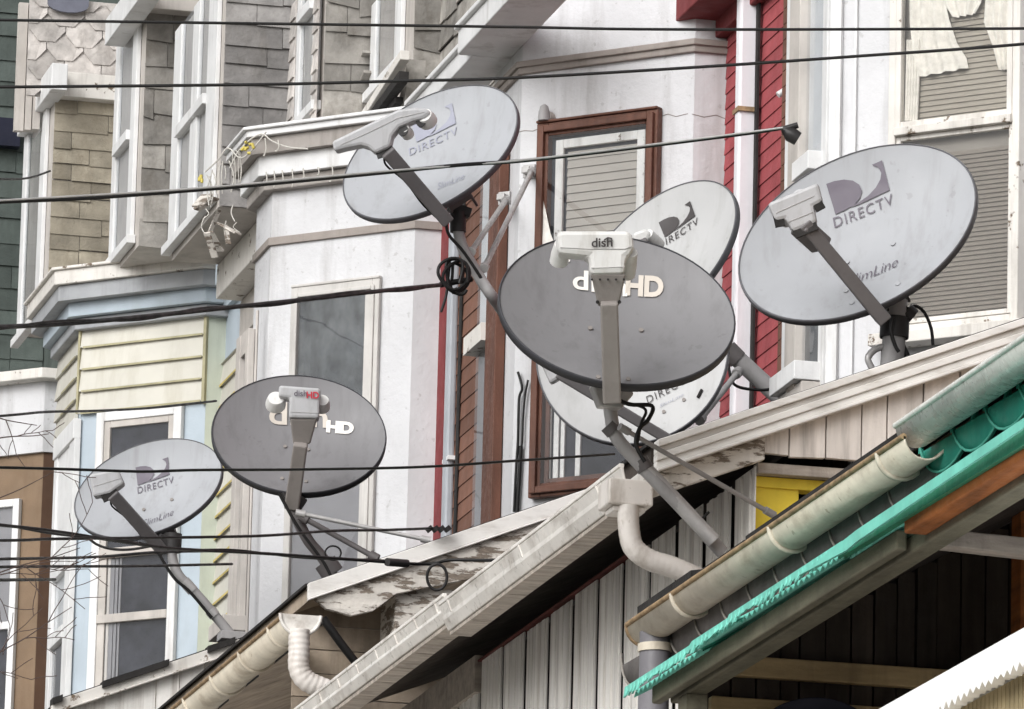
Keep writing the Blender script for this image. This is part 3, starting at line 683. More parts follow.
# ================================================================== PORCHES (parts of the houses)
def porch(root, k, pa, pb, th=.07, under='under_boards'):
    P = PE(YR[k]); a, b = P.uz(*pa), P.uz(*pb); m = (b[1]-a[1])/(b[0]-a[0])
    zx = lambda X: a[1]+m*(X-a[0])
    y0, y1 = YR[k]+.004, YR[k-1]-.03
    mb = MB(); mb.prism([V((XE+.02, y0, zx(XE+.02)-.012)), V((XW-.004, y0, zx(XW)-.012)), V((XW-.004, y0, zx(XW)-th)), V((XE+.02, y0, zx(XE+.02)-th))], (0, y1-y0, 0))
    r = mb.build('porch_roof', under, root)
    mb = MB(); mb.prism([V((XE+.0, y0-.01, zx(XE)+.004)), V((XW-.004, y0-.01, zx(XW)+.006)), V((XW-.004, y0-.01, zx(XW)-.008)), V((XE, y0-.01, zx(XE)-.008))], (0, y1-y0+.03, 0))
    mb.build('roofing_felt', 'tar_and_shade', r)
    return r, P, zx
def rake_board(root, P, pix, d0, d1, m, name='fascia', bevel=.003):
    mb = MB(); mb.ppoly(P, pix, d0, d1); return mb.build(name, m, root, bevel)
# -- porch of the right house (k=2)
r2, P2, zx2 = porch(Hr, 2, (660, 440), (1024, 319), .07, 'shaded_boards')
zb2 = lambda X, o: zx2(X)-o
def rake_strip(mb, P, zx, X0, X1, t0, t1, d0, d1):
    mb.prism([P.p(X0, zx(X0)-t0, d0), P.p(X1, zx(X1)-t0, d0), P.p(X1, zx(X1)-t1, d0), P.p(X0, zx(X0)-t1, d0)], P.n*(d1-d0))
mb = MB()
xa = P2.uz(652, 455)[0]
for t0, t1, dd in ((.004, .03, .075), (.03, .05, .06), (.05, .075, .066), (.075, .1, .058), (.1, .112, .07)):
    rake_strip(mb, P2, zx2, xa, XW-.01, t0, t1, .02, dd)
mb.build('fascia', 'aluminium_white', r2, .003)
mb = MB(); xb = P2.uz(762, 470)[0]; rake_strip(mb, P2, zx2, xa-.03, xb, .112, .19, .0, .035); mb.build('barge_board', 'peeling_white', r2, .004)
# vertical boards of the gable
mb = MB(); X = P2.uz(722, 440)[0]; i = 0
while X < 7.7:
    w_ = random.uniform(.085, .13); zlo = P2.uz(800, 458)[1]
    mb.prism([P2.p(X, zlo+random.uniform(-.006, .006), .004), P2.p(X+w_-.005, zlo, .004), P2.p(X+w_-.005, zx2(X+w_)-.105, .004), P2.p(X, zx2(X)-.105, .004)], P2.n*random.uniform(.018, .028)); X += w_
mb.build('gable_boards', 'gable_boards', r2, .002)
# yellow side wall and its trim
mb = MB(); a, b = P2.uz(758, 474), P2.uz(860, 640); c_ = P2.uz(803, 487); mb.box(PE(YR[2]), a[0], c_[0], b[1], a[1], -.12, -.05); mb.box(PE(YR[2]), c_[0], c_[0]+.6, c_[1], a[1], -.12, -.053); mb.box(PE(YR[2]), a[0], a[0]+.9, a[1]-.035, a[1]+.002, -.05, -.04)
mb.build('side_wall', 'yellow_paint', Hr, .003)
mb = MB(); a0 = P2.uz(758, 463); mb.box(PE(YR[2]), a0[0], a0[0]+.9, a[1]+.004, a0[1]+.003, -.06, .0); mb.build('trim_board', 'grey_wood', Hr, .003)
# plank wall under the eave, parallel to the street
XP = P2.uz(757, 480)[0]; FP = FR(XP)
zp1 = FP.uz(624, 560)[1]; zp0 = 3.4
ua, ub = FP.uz(400, 704)[0], -YR[2]-.02
mb = MB(); mb.box(FP, ua-.4, ub-.12, zp0, zp1-.02, -.16, -.13); bk = mb.build('plank_wall', 'gap_shade', Hr)
mb = MB(); u = ua-.4
while u < ub-.05:
    w_ = .37
    e_ = min(u+w_-.05, ub)
    mb.box(FP, u, e_, zp0, zp1+random.uniform(-.012, .01), -.005+random.uniform(-.004, .004), 0)
    for q in (.22, .5, .75):
        if u+w_*q+.03 < e_: mb.box(FP, u+w_*q-.025, u+w_*q+.02, zp0, zp1-.012, .0, .006)
    u += w_
mb.build('planks', 'plank_white', bk)
mb = MB(); mb.box(FP, ua-.4, ub-1.6, zp1+.004, zp1+.011, -.03, .01); mb.build('top_edge', 'red_line', bk)
# gutter of the right house: two boxy lengths
def kgutter(y0, y1, z, x0, m, root, h=.11, w_=.11, lid=True):
    prof = [(0, 0), (0, -h), (-.055, -h), (-.075, -h*.62), (-w_*.86, -h*.45), (-w_, -h*.1), (-w_, 0), (-w_+.012, 0), (-w_+.012, -h*.1), (-.07, -h*.5), (-.05, -h+.01), (-.006, -h+.01), (-.006, 0)]
    mb = MB(); mb.prism([V((x0+a, y0, z+b)) for a, b in prof], (0, y1-y0, 0))
    mb.bar((x0-w_+.004, y0, z+.002), (x0-w_+.004, y1, z+.002), .018, .014)
    return mb.build('gutter', m, root, .004)
zg2 = FR(XE-.09).uz(606, 477)[1]
yj = FR(XE-.1).hit(437, 600).y
g = kgutter(YR[2]-.02, yj, zg2, XE, 'gutter_white', r2, .095, .09)
mb = MB(); 
zg2b = FR(XE-.08).uz(380, 643)[1]
yy = YR[2]+.3
KP = [(0, 0), (0, -1), (-.5, -1), (-.68, -.62), (-.86, -.45), (-1, -.1), (-1, 0)]
def kseam(y, z, x0, w_, h, g, t=.012):
    pts = [V((x0+a*(w_+.004), y, z+b*(h+.004))) for a, b in KP]
    mb = MB(); mb.prism(pts, (0, t, 0)); mb.build('seam', 'gutter_white', g)
while yy < yj: kseam(yy, zg2, XE, .09, .095, g); yy += 1.1
g = kgutter(yj+.01, YR[1]+.15, zg2b, XE+.01, 'gutter_white', r2, .085, .082)
yy = yj+.15
while yy < YR[1]+.1: kseam(yy, zg2b, XE+.01, .082, .085, g, .007); yy += .34
# outlet box and ribbed elbow at its near end
Pq = PE(YR[2]-.03); a, b = Pq.uz(607, 479), Pq.uz(651, 508)
mb = MB(); mb.box(Pq, a[0], b[0], b[1], a[1], -.12, .03); mb.box(Pq, a[0]+.02, b[0]-.02, b[1]-.02, b[1], -.1, .01); mb.build('outlet_box', 'downspout_white', r2, .006)
def elbow(P, pix, rad, m, root, rib=.022, off=0, amp=.012):
    path = smooth_path([P.p(*P.uz(x, y), off) for x, y in pix], 10)
    # resample evenly so the ribs come out regular
    L_ = [0]
    for i in range(1, len(path)): L_.append(L_[-1]+(path[i]-path[i-1]).length)
    n = int(L_[-1]/(rib/4)); out = []; j = 0
    for k in range(n+1):
        s = L_[-1]*k/n
        while j < len(L_)-2 and L_[j+1] < s: j += 1
        t = (s-L_[j])/max(1e-9, L_[j+1]-L_[j]); out.append(path[j].lerp(path[j+1], min(1, t)))
    rs = [rad*(1+amp*math.sin(2*math.pi*k/4)*(.4+.6*abs(math.sin(k*.021+1)))) for k in range(len(out))]
    mb = MB(); mb.tube(out, rs, 18); return mb.build('downspout', m, root)
elbow(Pq, [(628, 506), (629, 530), (634, 548), (650, 560), (672, 567), (700, 579)], .036, 'downspout_white', r2)
# soffit boards under the gutter
mb = MB(); yy = YR[2]+.12
while yy < yj-.05:
    y2 = min(yy+.55, yj); mb.cube(XE-.05, XE+.03, yy, y2-.008, zg2-.112, zg2-.099); yy = y2
mb.build('soffit', 'grey_wood', r2)
mb = MB(); yy = yj
while yy < YR[1]-.1:
    y2 = min(yy+.33, YR[1]); mb.cube(XE-.04, XE+.04, yy, y2-.01, zg2b-.104, zg2b-.09); yy = y2
mb.build('soffit', 'grey_wood', r2)
mb = MB(); Pf = FR(XP-.02); a, b = Pf.uz(400, 690), Pf.uz(476, 634); mb.box(Pf, a[0]-.8, b[0], zp1+.03, zg2b-.11, -.03, 0); mb.build('frieze_board', 'grey_wood', r2)
mb = MB(); mb.cube(XP+.35, XP+.4, YR[2]+.3, YR[1], 3.4, zx2(XP+.35)-.1); mb.build('inner_wall', 'gap_shade', Hr)  # its near-black colour paints the shade inside the porch

# -- porch of the white house (k=1)
r1, P1, zx1 = porch(Hw, 1, (305, 585), (512, 515))
mb = MB(); xa = P1.uz(306, 590)[0]; rake_strip(mb, P1, zx1, xa, XW-.01, .002, .066, .02, .05); rake_strip(mb, P1, zx1, xa, XW-.01, .066, .074, .02, .056); mb.build('fascia', 'aluminium_white', r1, .003)
mb = MB(); mb.ppoly(P1, [(312, 599), (400, 568), (620, 494), (640, 520), (470, 580), (395, 595), (372, 612), (350, 617), (325, 610)], .0, .03); mb.build('barge_board', 'peeling_white', r1, .003)
mb = MB(); a, b = P1.uz(397, 585), P1.uz(500, 660); mb.box(P1, a[0], b[0], b[1], a[1], -.3, -.02); mb.build('eave_box', 'peeling_white', r1, .004)
mb = MB(); X = XE+.05
for i in range(9): 
    z0_ = zx1(XE)-.9+i*.1; mb.box(PE(YR[1]+.35), XE+.03, 6.6, z0_, z0_+.095, 0, .02+.004*(i % 2))
mb.build('end_boards', 'under_boards', r1)
def half_gutter(y0, y1, z, xc, rad, m, root, rim='gutter_rust', straps=.5):
    n = 14; vs = []; fs = []
    for yy in (y0, y1):
        for rr in (rad, rad-.006):
            for i in range(n+1):
                a = math.pi*(1+i/n); vs.append(V((xc+rr*math.cos(a), yy, z+rr*math.sin(a))))
    A = lambda e, s_, i: (e*2+s_)*(n+1)+i
    for i in range(n):
        fs += [[A(0, 0, i), A(1, 0, i), A(1, 0, i+1), A(0, 0, i+1)], [A(0, 1, i+1), A(1, 1, i+1), A(1, 1, i), A(0, 1, i)], [A(0, 0, i+1), A(0, 1, i+1), A(0, 1, i), A(0, 0, i)], [A(1, 0, i), A(1, 1, i), A(1, 1, i+1), A(1, 0, i+1)]]
    mb = MB(); mb.add(vs, fs, True); g = mb.build('gutter', m, root)
    mb = MB(); mb.tube([(xc-rad, y0, z), (xc-rad, (y0+y1)/2, z), (xc-rad, y1, z)], .009, 8); mb.build('bead', rim, g)
    mb = MB(); yy = min(y0, y1)+.25
    while yy < max(y0, y1)-.1:
        pts = [V((xc+(rad+.004)*math.cos(math.pi*(1+i/12)), yy, z+(rad+.004)*math.sin(math.pi*(1+i/12)))) for i in range(13)]
        mb.tube(pts, .009, 6); yy += straps
    build_each(mb, 'strap', m, g)
    return g
# half-round gutter of the white house
zg1 = FR(XE-.14).uz(250, 644)[1]; yA = FR(XE-.14).hit(282, 619).y
g1 = half_gutter(yA, YR[0]-.1, zg1, XE-.07, .072, 'gutter_old', r1, 'gutter_rust', .6)
mb = MB(); n = 12; mb.prism([V((XE-.07+.082*math.cos(math.pi*(1+i/n)), yA, zg1+.01+.082*math.sin(math.pi*(1+i/n)))) for i in range(n+1)], (0, -.03, 0)); mb.tube([V((XE-.07+.084*math.cos(math.pi*(1+i/n)), yA-.03, zg1+.01+.084*math.sin(math.pi*(1+i/n)))) for i in range(n+1)], .008, 6); mb.build('end_cap', 'gutter_white', r1)
Pd = PE(yA-.02)
elbow(Pd, [(299, 630), (299, 650), (299, 668), (306, 680), (322, 688), (345, 696)], .043, 'downspout_white', r1, .024, 0, .03)
mb = MB(); 
for i in range(10):
    t = i/9; yy = yA+.1+t*(YR[0]-yA-.3); mb.cube(XE-.06+random.uniform(-.02, .02), XE+.05, yy, yy+.5, zg1+.0, zg1+.004+random.uniform(0, .01))
mb.build('roof_edge_felt', 'tar_and_shade', r1)

# -- porch of the grey house (k=0)
r0, P0, zx0 = porch(Hg, 0, (54, 701), (240, 639))
mb = MB(); xa = P0.uz(50, 702)[0]; rake_strip(mb, P0, zx0, xa, XW-.01, .006, .06, .02, .06); rake_strip(mb, P0, zx0, xa, XW-.01, .06, .07, .02, .07); mb.build('fascia', 'old_white_paint', r0, .003)
mb = MB(); X = P0.uz(130, 690)[0]
mb.prism([P0.p(xa, zx0(xa)-.07, .0), P0.p(X, zx0(X)-.07, .0), P0.p(X, zx0(X)-.3, .0), P0.p(xa, zx0(xa)-.3, .0)], P0.n*.015)
while X < 7.4:
    w_ = random.uniform(.09, .13); mb.prism([P0.p(X, zx0(X)-1., .002), P0.p(X+w_-.005, zx0(X)-1., .002), P0.p(X+w_-.005, zx0(X+w_)-.07, .002), P0.p(X, zx0(X)-.07, .002)], P0.n*random.uniform(.012, .02)); X += w_
mb.build('gable_boards', 'plank_white', r0)
mb = MB()
for (x0, y0, x1, y1) in ((100, 683, 166, 665), (205, 649, 232, 642), (50, 700, 60, 697)):
    a, b = P0.uz(x0, y0), P0.uz(x1, y1); rake_strip(mb, P0, zx0, a[0], b[0], -.01, .022, .0, .085)
build_each(mb, 'felt_flap', 'tar_and_shade', r0)

# ---- nearest house at the lower right (k=3): mostly its eave, scalloped canopy, green roof and dark porch
Hn = house('rowhouse', (XW, YR[3], ground_z(YR[3])), 'nearest rowhouse, its dark open porch under a green corrugated sheet')
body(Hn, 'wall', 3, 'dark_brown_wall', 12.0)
zg3 = FR(XE-.15).uz(760, 535)[1]
yE = FR(XE-.15).hit(628, 638).y
m3 = .38
zx3 = lambda X: zg3+.05+m3*(X-XE)
c1 = MB()
c1.cube(XE+.0, XE+.05, YR[3], YR[2]-.06, zg3-.03, zg3+.0); r3 = c1.build('eave_batten', 'tar_and_shade', Hn)
mb = MB(); yy = YR[3]; random.seed(3)
while yy < YR[2]-.1:
    y2 = min(yy+random.uniform(.3, .9), YR[2]-.07); j = random.uniform(-.03, .01)
    mb.prism([V((XE-.04+j*.4, yy, zg3+.118+j)), V((XE+.12, yy, zg3+.15)), V((XE+.12, yy, zg3+.11)), V((XE-.04+j*.4, yy, zg3+.02))], (0, y2-yy, 0)); yy = y2
mb.build('roof_edge', 'tar_and_shade', r3)
yB = FR(XE-.15).hit(905, 446).y
g3 = half_gutter(yB, yE, zg3, XE-.088, .066, 'gutter_old', r3, 'gutter_rust', 1.15)
mb = MB(); n = 12; mb.prism([V((XE-.088+.07*math.cos(math.pi*(1+i/n)), yE, zg3+.07*math.sin(math.pi*(1+i/n)))) for i in range(n+1)], (0, .02, 0)); mb.build('end_cap', 'gutter_rust', g3)
g3b = half_gutter(YR[3], yB+.1, zg3+.05, XE-.09, .06, 'gutter_clear', r3, 'gutter_clear', 9)
P = PE(yE-.12); a = P.uz(652, 640)
mb = MB(); mb.tube([P.p(P.uz(655, 632)[0], P.uz(655, 632)[1]), P.p(P.uz(655, 650)[0], P.uz(655, 650)[1]), P.p(P.uz(652, 760)[0], P.uz(652, 760)[1])], .05, 14); mb.build('downspout', 'downspout_grey', r3)
mb = MB(); mb.tube([P.p(P.uz(655, 644)[0], P.uz(655, 644)[1]), P.p(P.uz(655, 652)[0], P.uz(655, 652)[1])], .056, 14); mb.build('downspout_collar', 'gutter_old', r3)
# the roof behind the gutter, and a scalloped valance hanging below it
mb = MB(); mb.prism([V((XE+.06, YR[3], zg3+.085)), V((XW-.004, YR[3], zg3+.07+m3*1.9)), V((XW-.004, YR[3], zg3+.03+m3*1.9)), V((XE+.06, YR[3], zg3+.05))], (0, YR[2]-.08-YR[3], 0)); mb.build('porch_roof', 'under_boards', Hn)
XV = XE-.02; FV = FR(XV); zv = FV.uz(790, 578)[1]-.05; step = FV.hit(933, 441).y-FV.hit(965, 418).y
def scallop(yc, half, mats):
    """one hanging leaf: straight top under the eave, round bottom with a pale rim, its near end lapping outward"""
    n = 16; ztop = zg3+(.0 if mats[0] == 'scallop_green' else -.045); drop = .15 if mats[0] == 'scallop_grey' else .18
    lo = [(yc+half*math.cos(math.pi*(1+i/n)), zv+(.06 if mats[0] == 'scallop_green' else 0)+drop+drop*math.sin(math.pi*(1+i/n))) for i in range(n+1)]
    xo = lambda y: XV-.022*(y-yc+half)/(2*half)-.004*math.cos((y-yc)/half*1.3)
    pts = [(yc+half, ztop)]+[(y, z) for y, z in lo[::-1]]+[(yc-half, ztop)]
    vs = []
    for dx in (0, .008):
        for y, z in lo: vs.append(V((xo(y)+dx, y, z)))
        for y, z in lo: vs.append(V((xo(y)+dx, y, ztop)))
    q = n+1; fs = []
    for i in range(n): fs += [[i, i+1, q+i+1, q+i], [2*q+i+1, 2*q+i, 3*q+i, 3*q+i+1], [i+1, i, 2*q+i, 2*q+i+1]]
    mb = MB(); mb.add(vs, fs, True); o = mb.build('valance_leaf', mats[0], vl)
    mb = MB(); mb.tube([V((xo(y)-.002, y, z)) for y, z in lo], .0045, 6); mb.build('valance_rim', mats[1], o)
mb = MB(); mb.cube(XV+.03, XV+.05, YR[3]+.1, YR[2]-.3, zg3-.06, zg3+.03); vl = mb.build('valance', 'tar_and_shade', Hn)
y_ = FV.hit(983, 437).y
while y_ < YR[2]-.35: y_ += step
while y_ > YR[3]+.4:
    scallop(y_, step*.78, ('scallop_green', 'scallop_edge_green') if FV.p(-y_, zv).y < FV.hit(925, 470).y else ('scallop_grey', 'scallop_edge')); y_ -= step

# green corrugated roof sheet over the porch
XG = 5.36; FG = FR(XG)
FB = FR(XG+.03)
zG = FG.uz(820, 568)[1]-.014; yG1 = FG.hit(634, 699).y; yG0 = YR[3]-.9
slope = .55
def corrugated(mb, y0, y1, z, x0, x1, amp, pitch, m, th=.006, seg=8):
    n = int((y1-y0)/pitch*seg); top = []
    for i in range(n+1):
        yy = y0+(y1-y0)*i/n; h = amp*math.sin(2*math.pi*(yy-y0)/pitch)
        top.append((yy, h))
    vs = []
    for x, zz in ((x0, z), (x1, z+m*(x1-x0))):
        for yy, h in top: vs.append(V((x, yy, zz+h)))
        for yy, h in top: vs.append(V((x, yy, zz+h-th)))
    q = n+1; fs = []
    for i in range(n):
        fs += [[i, i+1, 2*q+i+1, 2*q+i], [q+i+1, q+i, 3*q+i, 3*q+i+1], [i+1, i, q+i, q+i+1]]
    mb.add(vs, fs, True)
yk = FG.hit(840, 553).y
mb = MB(); edges = [yG1, yG1-.75, yG1-1.2, yk]
for i in range(3): corrugated(mb, edges[i+1]-.06, edges[i], zG-.004+i*.008, XG-.02*(i % 2), XG+.22, .007, .055, slope, .006)
corrugated(mb, yG0, yk, zG+.012, XG+.02, XG+.22, .008, .055, slope, .006)
gs = mb.build('porch_roof', 'green_sheet', Hn)
mb = MB(); mb.prism([V((XG+.16, yG0, zG+slope*.16-.03)), V((XG+1.9, yG0, zG+slope*1.9-.03)), V((XG+1.9, yG0, zG+slope*1.9-.05)), V((XG+.16, yG0, zG+slope*.16-.05))], (0, yG1-.04-yG0, 0)); mb.build('roofing_felt', 'bounce_cut_felt', gs)  # unseen dark panel, added to cut green light bouncing onto the gutter
# torn teeth of the sheet hanging over its edge
mb = MB(); random.seed(17); yy = yG1; vs = []
while yy > yk-.1:
    j = 0 if yy > yG1-.75 else (.008 if yy > yG1-1.2 else .016); hh = random.uniform(.014, .027)
    tw = random.uniform(.02, .036); hh *= random.choice((1, 1, 1, .5))
    for dy, h_ in ((0, .004), (-.005, hh), (-tw+.004, hh-random.uniform(0, .01)), (-tw, .004)):
        for xx in (XG-.03, XG-.024): vs += [V((xx, yy+dy, zG+j+.014)), V((xx-.006*(h_ > .01), yy+dy, zG+j-h_))]
    yy -= tw+random.uniform(.008, .03)
n_ = len(vs)//4; fs = []
for i in range(n_-1):
    a_, b_ = i*4, i*4+4; fs += [[a_, a_+1, b_+1, b_], [a_+2, b_+2, b_+3, a_+3], [a_+1, a_+3, b_+3, b_+1], [a_, b_, b_+2, a_+2]]
mb.add(vs, fs)
mb.build('torn_edge', 'green_sheet', gs)
def strip_pts(X, pix): P = FR(X); return [P.hit(x, y) for x, y in pix]
zt_, zb_ = FR(XG-.04).uz(940, 471)[1], FR(XG-.04).uz(940, 483)[1]
mb = MB(); mb.prism([V((XG-.04, yk+.28, zt_-.035)), V((XG-.04, yk-.3, zt_-.012)), V((XG-.04, yG0, zt_+.0)), V((XG-.04, yG0, zb_+.012)), V((XG-.04, yk-.3, zb_-.012)), V((XG-.04, yk-.2, zb_-.018))], (.008, 0, 0)); mb.build('sheet_edge', 'green_sheet', gs)
z5, z6 = FR(XG+.0).uz(960, 470)[1], FR(XG+.0).uz(960, 486)[1]
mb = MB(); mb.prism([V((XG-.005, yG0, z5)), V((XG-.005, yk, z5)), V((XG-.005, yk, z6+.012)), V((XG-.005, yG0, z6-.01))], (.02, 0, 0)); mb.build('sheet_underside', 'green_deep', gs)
# beams below the sheet
zb1 = FB.uz(840, 585)[1]; zt1 = zG+.006; yb0 = FB.hit(896, 530).y
mb = MB(); mb.cube(XG+.03, XG+.062, yb0, yG1-.1, zb1, zt1); mb.build('beam', 'beam_wood', Hn, .006)
zw1, zw0 = FR(XG+.01).uz(960, 479)[1], FR(XG+.01).uz(960, 498)[1]; yw = FR(XG+.01).hit(904, 522).y
mb = MB(); mb.cube(XG+.01, XG+.075, yG0, yw, zw0, zw1); mb.build('rafter_plate', 'raw_wood', Hn, .005)
mb = MB(); mb.cube(XG+.075, XG+.14, yG0, yG1-.15, zb1-.004, zt1-.01); mb.build('beam', 'beam_wood', Hn, .006)
Pn = PE(yb0+.02)
mb = MB(); mb.prism([Pn.hit(911, 529), Pn.hit(937, 528), Pn.hit(1300, 566), Pn.hit(1300, 586), Pn.hit(911, 542)], (0, .07, 0)); mb.build('cross_beam', 'grey_wood', Hn, .004)
# dark board partition inside the porch and its rails
YD = yG1-.1; Pdk = PE(YD)
mb = MB(); X = XG+.2; random.seed(5)
while X < XG+1.8:
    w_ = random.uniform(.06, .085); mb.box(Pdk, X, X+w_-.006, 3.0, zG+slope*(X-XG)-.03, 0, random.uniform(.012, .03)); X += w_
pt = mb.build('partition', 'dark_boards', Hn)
mb = MB(); mb.prism([Pdk.p(XG+.2, 3., -.004), Pdk.p(XG+1.85, 3., -.004), Pdk.p(XG+1.85, zG+slope*1.85-.04, -.004), Pdk.p(XG+.2, zG+slope*.2-.04, -.004)], (0, .03, 0)); mb.build('backing', 'gap_shade', pt)
for (y0, y1) in ((659, 679), (701, 721)):
    mb = MB(); a, b = Pdk.uz(755, y0, .03), Pdk.uz(755, y1, .03); mb.box(Pdk, XG+.2, XG+1.8, b[1], a[1], .035, .075)
    mb.build('rail', 'rail_wood', pt, .004)
mb = MB(); Pp = PE(YD-.4); a = Pp.uz(1011, 560); mb.box(Pp, a[0], a[0]+.12, 3.0, zG+slope*(a[0]-XG)-.03, 0, .1); mb.build('post', 'raw_wood', Hn, .005)
for yy in (YR[3]-.7, yG1-.3):
    mb = MB(); mb.cube(XG+.075, XG+.14, yy-.05, yy+.05, ground_z(yy), zb1-.006); mb.build('post', 'beam_wood', Hn)

# ---- next house toward the viewer: white sheet roof edge in the bottom right corner
Hx = house('rowhouse', (XW, 11.4, ground_z(11.4)), 'white corrugated porch roof over beige ribs, cut off at the lower right corner')
mb = MB(); mb.cube(XW, XW+4.5, 11.4, YR[3]-.02, 0, 11); mb.build('wall', 'white_stucco', Hx)
XH = 5.1; FH = FR(XH); zH1, zH0 = FH.uz(1024, 640)[1], FH.uz(1024, 677)[1]; zH = zH1-.075
yh1 = FH.hit(820, 770).y
mb = MB(); corrugated(mb, 11.4, yh1, zH1-.02, XH, XH+2.6, .008, .06, .12)
n = int((yh1-11.4)/.06*6)
hr = mb.build('porch_roof', 'white_sheet', Hx)
mb = MB(); q = int((yh1-11.4)/.05); pts = []
prev = None
vs, fs = [], []
random.seed(9)
for i in range(q*2+1):
    yy = 11.4+(yh1-11.4)*i/(q*2); vs += [V((XH-.05, yy, zH1)), V((XH-.05, yy, zH0+(0 if i % 2 else .016)-random.random()*.008))]
n2 = len(vs); vs += [v+V((.03, 0, 0)) for v in vs]
for i in range(q*2):
    a = i*2; fs += [[a, a+1, a+3, a+2], [n2+a+2, n2+a+3, n2+a+1, n2+a], [a+1, n2+a+1, n2+a+3, a+3], [a, a+2, n2+a+2, n2+a]]
mb.add(vs, fs); mb.build('sheet_edge', 'white_sheet', hr)
mb = MB(); yy = 11.4
while yy < yh1-.02: mb.cube(XH+.02, XH+.05, yy, yy+.028, zH0-1.2, zH0+.02); yy += .034
mb.cube(XH+.05, XH+.07, 11.4, yh1-.03, zH0-1.2, zH0+.01); mb.build('ribbed_panel', 'beige_ribs', Hx)
mb = MB()
for yy in (11.8, yh1-.3): mb.cube(XH+.08, XH+.17, yy, yy+.1, ground_z(yy)-.1, zH0-.03)
build_each(mb, 'post', 'rail_wood', Hx)

# ================================================================== SATELLITE DISHES
def text_mesh(body, bold=0., shear=0., space=1.):
    cu = bpy.data.curves.new('t', 'FONT'); cu.body = body; cu.offset = bold; cu.shear = shear; cu.space_character = space; cu.resolution_u = 4
    ob = bpy.data.objects.new('t', cu); COL.objects.link(ob)
    dg = bpy.context.evaluated_depsgraph_get(); me = bpy.data.meshes.new_from_object(ob.evaluated_get(dg))
    vs = [v.co.copy() for v in me.vertices]; fs = [list(p.vertices) for p in me.polygons]
    bpy.data.objects.remove(ob); bpy.data.curves.remove(cu); bpy.data.meshes.remove(me)
    x0, x1 = min(v.x for v in vs), max(v.x for v in vs); y1 = max(v.y for v in vs)
    return [((v.x-x0)/(x1-x0), v.y/y1) for v in vs], fs
class Dish:
    def __init__(s, label, cx, cy, D, A, B, ang, ratio, mbody, mrim, cup=.075, rimw=.03, base=None):
        a = R_(ang); sc = F/D; s.D = D; s.sc = sc
        ai = RT*math.cos(a)+UP*math.sin(a); bi = UP*math.cos(a)-RT*math.sin(a)
        La = A/sc; Lb = max(La*ratio, B/sc*1.02); q = math.sqrt(max(0, Lb*Lb-(B/sc)**2))
        s.c = at(cx, cy, D); s.a = ai*La; s.b = bi*(B/sc)+FW*q
        s.n = s.a.cross(s.b).normalized(); s.cup = cup; s.La, s.Lb = La, Lb; s.q = q
        s.root = thing('satellite_dish', base or s.c, label, 'satellite dish', 'satellite dishes on the porch roofs')
        mb = MB(); nr, ns = 10, 72
        vs = [s.pt(0, 0)]; fs = []
        for i in range(1, nr+1):
            for k in range(ns): t = 2*math.pi*k/ns; vs.append(s.pt(i/nr*math.cos(t), i/nr*math.sin(t)))
        for k in range(ns): fs.append([0, 1+k, 1+(k+1) % ns])
        for i in range(nr-1):
            for k in range(ns): k2 = (k+1) % ns; fs.append([1+i*ns+k, 1+(i+1)*ns+k, 1+(i+1)*ns+k2, 1+i*ns+k2])
        mb.add(vs, fs, True)
        # back shell
        vb = [v - s.n*.008 for v in vs]; mb.add(vb, [f[::-1] for f in fs], True)
        s.ref = mb.build('reflector', mbody, s.root)
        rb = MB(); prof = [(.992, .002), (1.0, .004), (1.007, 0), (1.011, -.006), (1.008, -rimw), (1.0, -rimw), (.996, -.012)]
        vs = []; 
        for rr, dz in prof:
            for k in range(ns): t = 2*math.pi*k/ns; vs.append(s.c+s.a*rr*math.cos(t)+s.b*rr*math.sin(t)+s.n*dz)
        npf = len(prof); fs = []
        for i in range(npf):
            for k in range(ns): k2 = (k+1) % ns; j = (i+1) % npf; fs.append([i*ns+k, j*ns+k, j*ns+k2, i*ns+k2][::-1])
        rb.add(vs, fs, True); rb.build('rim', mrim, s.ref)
    def pt(s, u, v, off=0.): return s.c+s.a*u+s.b*v - s.n*(s.cup*(1-u*u-v*v)-off)
    def uv(s, x, y):
        q = ray(x, y); d = s.cup*.8
        for _ in range(12):
            p = CAM+q*((s.c-s.n*d-CAM).dot(s.n)/q.dot(s.n)); w = p-s.c
            u, v = w.dot(s.a)/s.a.length_squared, w.dot(s.b)/s.b.length_squared
            d = s.cup*max(0, 1-u*u-v*v)
        return u, v
    def decal_poly(s, pix, m, name, sub=True):
        uvs = [s.uv(x, y) for x, y in pix]; mb = MB()
        bm = bmesh.new(); f = bm.faces.new([bm.verts.new((u, v, 0)) for u, v in uvs])
        bmesh.ops.triangulate(bm, faces=[f]); bmesh.ops.subdivide_edges(bm, edges=bm.edges[:], cuts=3, use_grid_fill=True)
        bm.verts.index_update()
        mb.add([s.pt(v.co.x, v.co.y, .005) for v in bm.verts], [[v.index for v in f.verts] for f in bm.faces]); bm.free()
        return mb
    def decal_text(s, body, bl, br, hx, m, name, bold=0., shear=0., space=1., parent=None):
        tv, tf = text_mesh(body, bold, shear, space)
        o, r, h = s.uv(*bl), s.uv(*br), s.uv(bl[0]+hx[0], bl[1]+hx[1])
        mb = MB()
        mb.add([s.pt(o[0]+x*(r[0]-o[0])+y*(h[0]-o[0]), o[1]+x*(r[1]-o[1])+y*(h[1]-o[1]), .005) for x, y in tv], tf)
        return mb.build(name, m, parent or s.ref)
    def px(s, x, y, fwd=0.): return at(x, y, s.D-fwd)
    def head(s, pix, fwd, th, m, name='receiver_head', bevel=.012, root=None):
        pts = [s.px(x, y, fwd) for x, y in pix]; mb = MB(); mb.prism(pts, (FW*.85-s.n*.5).normalized()*th)
        return mb.build(name, m, root or s.root, bevel)
